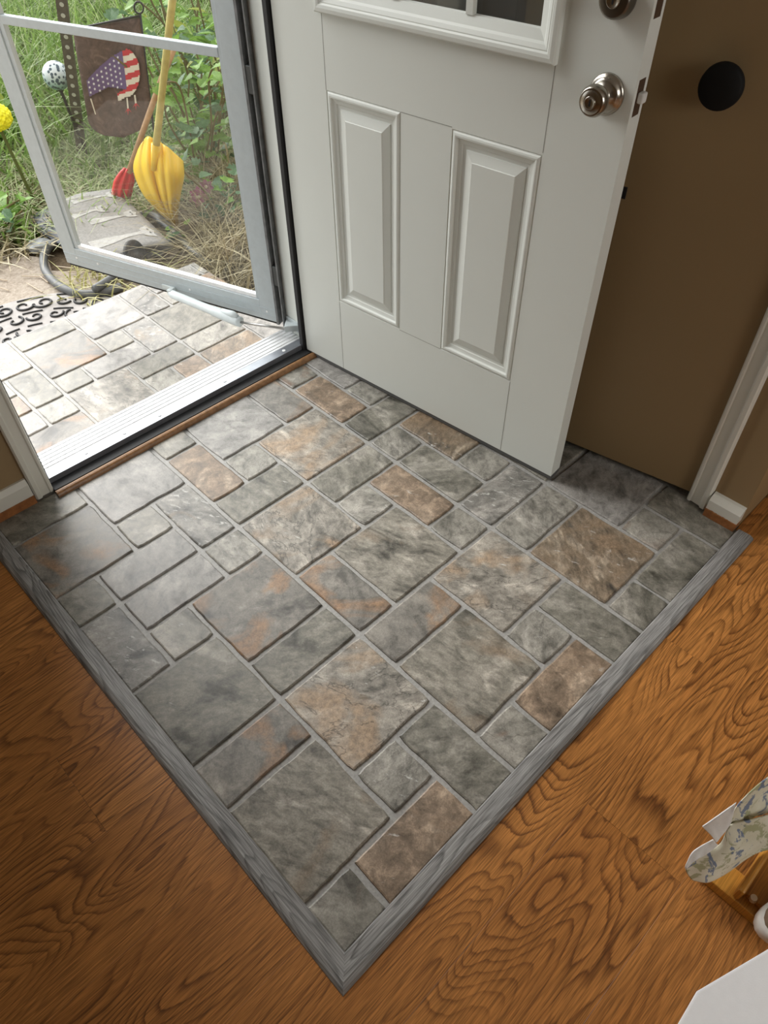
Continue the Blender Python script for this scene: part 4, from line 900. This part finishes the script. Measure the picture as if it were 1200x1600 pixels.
# ------------------------------------------------------------------ things in the room's near corner
# wooden shoe rack
PINE = oak_mat('amber_pine', (0.28, 0.10, 0.012), (0.50, 0.225, 0.035), (0.62, 0.30, 0.055), 4.0, (2, 14, 1), 0.35, 0.32)
rack = empty('shoe_rack', (0.10, -0.87, 0)); tag(rack, 'amber pine shoe rack base under the floral cloth', 'shoe rack')
def rbox(name, x0, x1, y0, y1, z0, z1, bev=.003, mat=PINE): return MB().box(x0 - .10, x1 - .10, y0 + .87, y1 + .87, z0, z1).build(name, mat, rack, bevel=bev)
rbox('base_rail', 0.078, 0.128, -1.12, -0.775, 0.0, 0.028)
rbox('lip', 0.080, 0.60, -0.856, -0.845, 0.028, 0.066, 0.004)
rbox('shelf_board', 0.096, 0.60, -1.08, -0.856, 0.028, 0.040, 0.002)
rbox('base_rail', 0.57, 0.62, -1.12, -0.775, 0.0, 0.028)
rbox('lip', 0.080, 0.60, -1.092, -1.08, 0.028, 0.066, 0.004)
pgp = at_z(1178, 1404, .045) - rack.location; MB().tube([Vector((pgp.x, pgp.y, .039)), Vector((pgp.x - .004, pgp.y + .002, .056))], [.0062, .0055], 12).build('peg', plain('pale_peg', (0.60, 0.47, 0.32), 0.6), rack)
MB().lathe([(.003, .028), (.003, .0286), (.0005, .0287)], Matrix.Translation((-.002, .0, 0)), 8).build('nail_hole', BLACK, rack)
# shoe
sp = at_z(1182, 1450, 0.056); sp.z = 0.0405; shoe = empty('shoe', sp); tag(shoe, 'brown canvas shoe with a white rubber toe on the shoe rack', 'shoe')
SHM = Matrix.Rotation(math.radians(-38), 4, 'Z')
def shoe_loop(z, f):
    out = []
    for a in np.linspace(0, 2 * math.pi, 33)[:-1]:
        x = .145 - .145 * f * math.cos(a); y = .047 * f * math.sin(a) * (1 - .16 * math.cos(a + math.pi))
        out.append(SHM @ Vector((x, y, z)))
    return out
MB().rings([shoe_loop(.001, .96), shoe_loop(.006, 1.0), shoe_loop(.026, 1.0), shoe_loop(.032, .97)], True, True).build('sole', plain('white_rubber', (0.66, 0.64, 0.60), 0.55), shoe, smooth=True)
MB().rings([shoe_loop(.030, .95), shoe_loop(.045, .90), shoe_loop(.060, .74), shoe_loop(.068, .5), shoe_loop(.070, .2)], True, True).build('upper', plain('brown_canvas', (0.23, 0.155, 0.10), 0.85, 0, .2, 200, .4), shoe, smooth=True)
# folded floral cloth resting on the rack
def cloth_mat():
    t = NT('floral_cloth'); c = t.coord(); n = t.noise(c, 9, 4, 0.6, .8); v = t.noise(c, 26, 4, 0.6, 1.4); v2 = t.noise(t.coord((1, 1, 1), 0, (.4, .8, .2)), 21, 4, .6, 1.6)
    col = t.ramp(n, [(0.3, (0.62, 0.59, 0.44)), (0.7, (0.76, 0.74, 0.62))])
    col = t.mix(t.ramp(v, [(0.53, (0, 0, 0)), (0.57, (.75,) * 3)]), col, (0.33, 0.34, 0.17))
    col = t.mix(t.ramp(v2, [(0.57, (0, 0, 0)), (0.60, (.85,) * 3)]), col, (0.13, 0.18, 0.30))
    wv = t.noise(c, 900, 2)
    return t.done(col, 0.9, 0, t.bump(wv, .3, .001), .2)
CLOTH = cloth_mat(); LINING = plain('white_lining', (0.78, 0.77, 0.74), 0.9, 0, .04, 200, .3)
cp = at_z(1130, 1330, .12); cloth = empty('floral_cloth', cp); tag(cloth, 'folded cream floral cloth with white lining draped over the shoe rack', 'cloth'); CI = Matrix.Translation(-cp)
def patch(name, rows, mat, n=20, wob=.003, seed=1):
    rg = random.Random(seed); R_ = [[CI @ at_z(*q) for q in r] for r in rows]; Gp = []
    for v in np.linspace(0, 1, n):
        col_ = [cr([r[j] for r in R_], v) for j in range(len(R_[0]))]
        Gp.append([cr(col_, u) + Vector((0, 0, wob * math.sin(u * 9 + v * 5 + seed) + wob * .6 * math.sin(u * 23 + seed))) for u in np.linspace(0, 1, n + 8)])
    return MB().grid(Gp).build(name, mat, cloth, smooth=True, solid=.0022)
patch('front_fold', [[(1071, 1352, .095), (1095, 1336, .11), (1125, 1318, .125), (1140, 1290, .15), (1170, 1282, .16), (1235, 1262, .17)],
                     [(1072, 1362, .07), (1098, 1352, .09), (1130, 1338, .11), (1160, 1318, .12), (1185, 1305, .125), (1240, 1288, .13)],
                     [(1082, 1374, .05), (1104, 1374, .055), (1134, 1358, .06), (1164, 1338, .07), (1190, 1326, .075), (1240, 1318, .08)],
                     [(1090, 1376, .040), (1108, 1378, .042), (1138, 1362, .050), (1166, 1342, .060), (1192, 1330, .068), (1240, 1322, .075)]], CLOTH, 22, .002, 2)
patch('back_fold', [[(1140, 1288, .15), (1150, 1262, .19), (1172, 1238, .22), (1200, 1215, .24), (1245, 1190, .26)],
                    [(1142, 1290, .145), (1156, 1274, .16), (1178, 1258, .17), (1205, 1242, .175), (1245, 1225, .18)],
                    [(1138, 1292, .146), (1160, 1285, .15), (1180, 1276, .15), (1205, 1270, .152), (1245, 1258, .155)]], CLOTH, 20, .003, 3)
patch('lining_flap', [[(1098, 1291, .165), (1120, 1276, .185), (1150, 1254, .205)], [(1108, 1302, .15), (1126, 1290, .16), (1146, 1268, .19)], [(1119, 1316, .13), (1130, 1302, .14), (1140, 1290, .15)]], LINING, 14, .001, 4)
patch('lining_fold', [[(1070, 1355, .094), (1080, 1334, .11), (1098, 1320, .125), (1114, 1312, .135)], [(1072, 1357, .090), (1088, 1344, .105), (1104, 1334, .115), (1122, 1320, .126)]], LINING, 10, .001, 5)
# white table with clipped corners
TZ = 0.50; ta, tb, td = at_z(1090, 1548, TZ), at_z(1200, 1483, TZ), at_z(1060, 1600, TZ)
e1 = (tb - ta).normalized(); e2 = (td - ta).normalized()
poly = [ta, ta + e1 * .34]; dcur = e1.copy(); ang = math.atan2(e1.y, e1.x)
for k in range(5): ang -= math.radians((360 - 22.2 - 0) / 7 * 1.0); poly.append(poly[-1] + Vector((math.cos(ang), math.sin(ang), 0)) * .24)
poly.append(ta + e2 * .14)
tbl = empty('side_table', (poly[3].x * .5 + ta.x * .5, poly[3].y * .5 + ta.y * .5, 0)); tag(tbl, 'white side table top with clipped corner above the oak floor', 'table')
WHITE = plain('white_tabletop', (0.88, 0.88, 0.89), 0.55, 0, .02, 120, .1)
MB().prism([(p.x - tbl.location.x, p.y - tbl.location.y) for p in poly], TZ - .006, TZ).build('table_top', WHITE, tbl, bevel=.002)
MB().lathe([(.11, 0), (.11, .012), (.03, .03), (.022, .06), (.022, TZ - .02), (.06, TZ - .006)], Matrix(), 20).build('pedestal', WHITE, tbl, smooth=True)
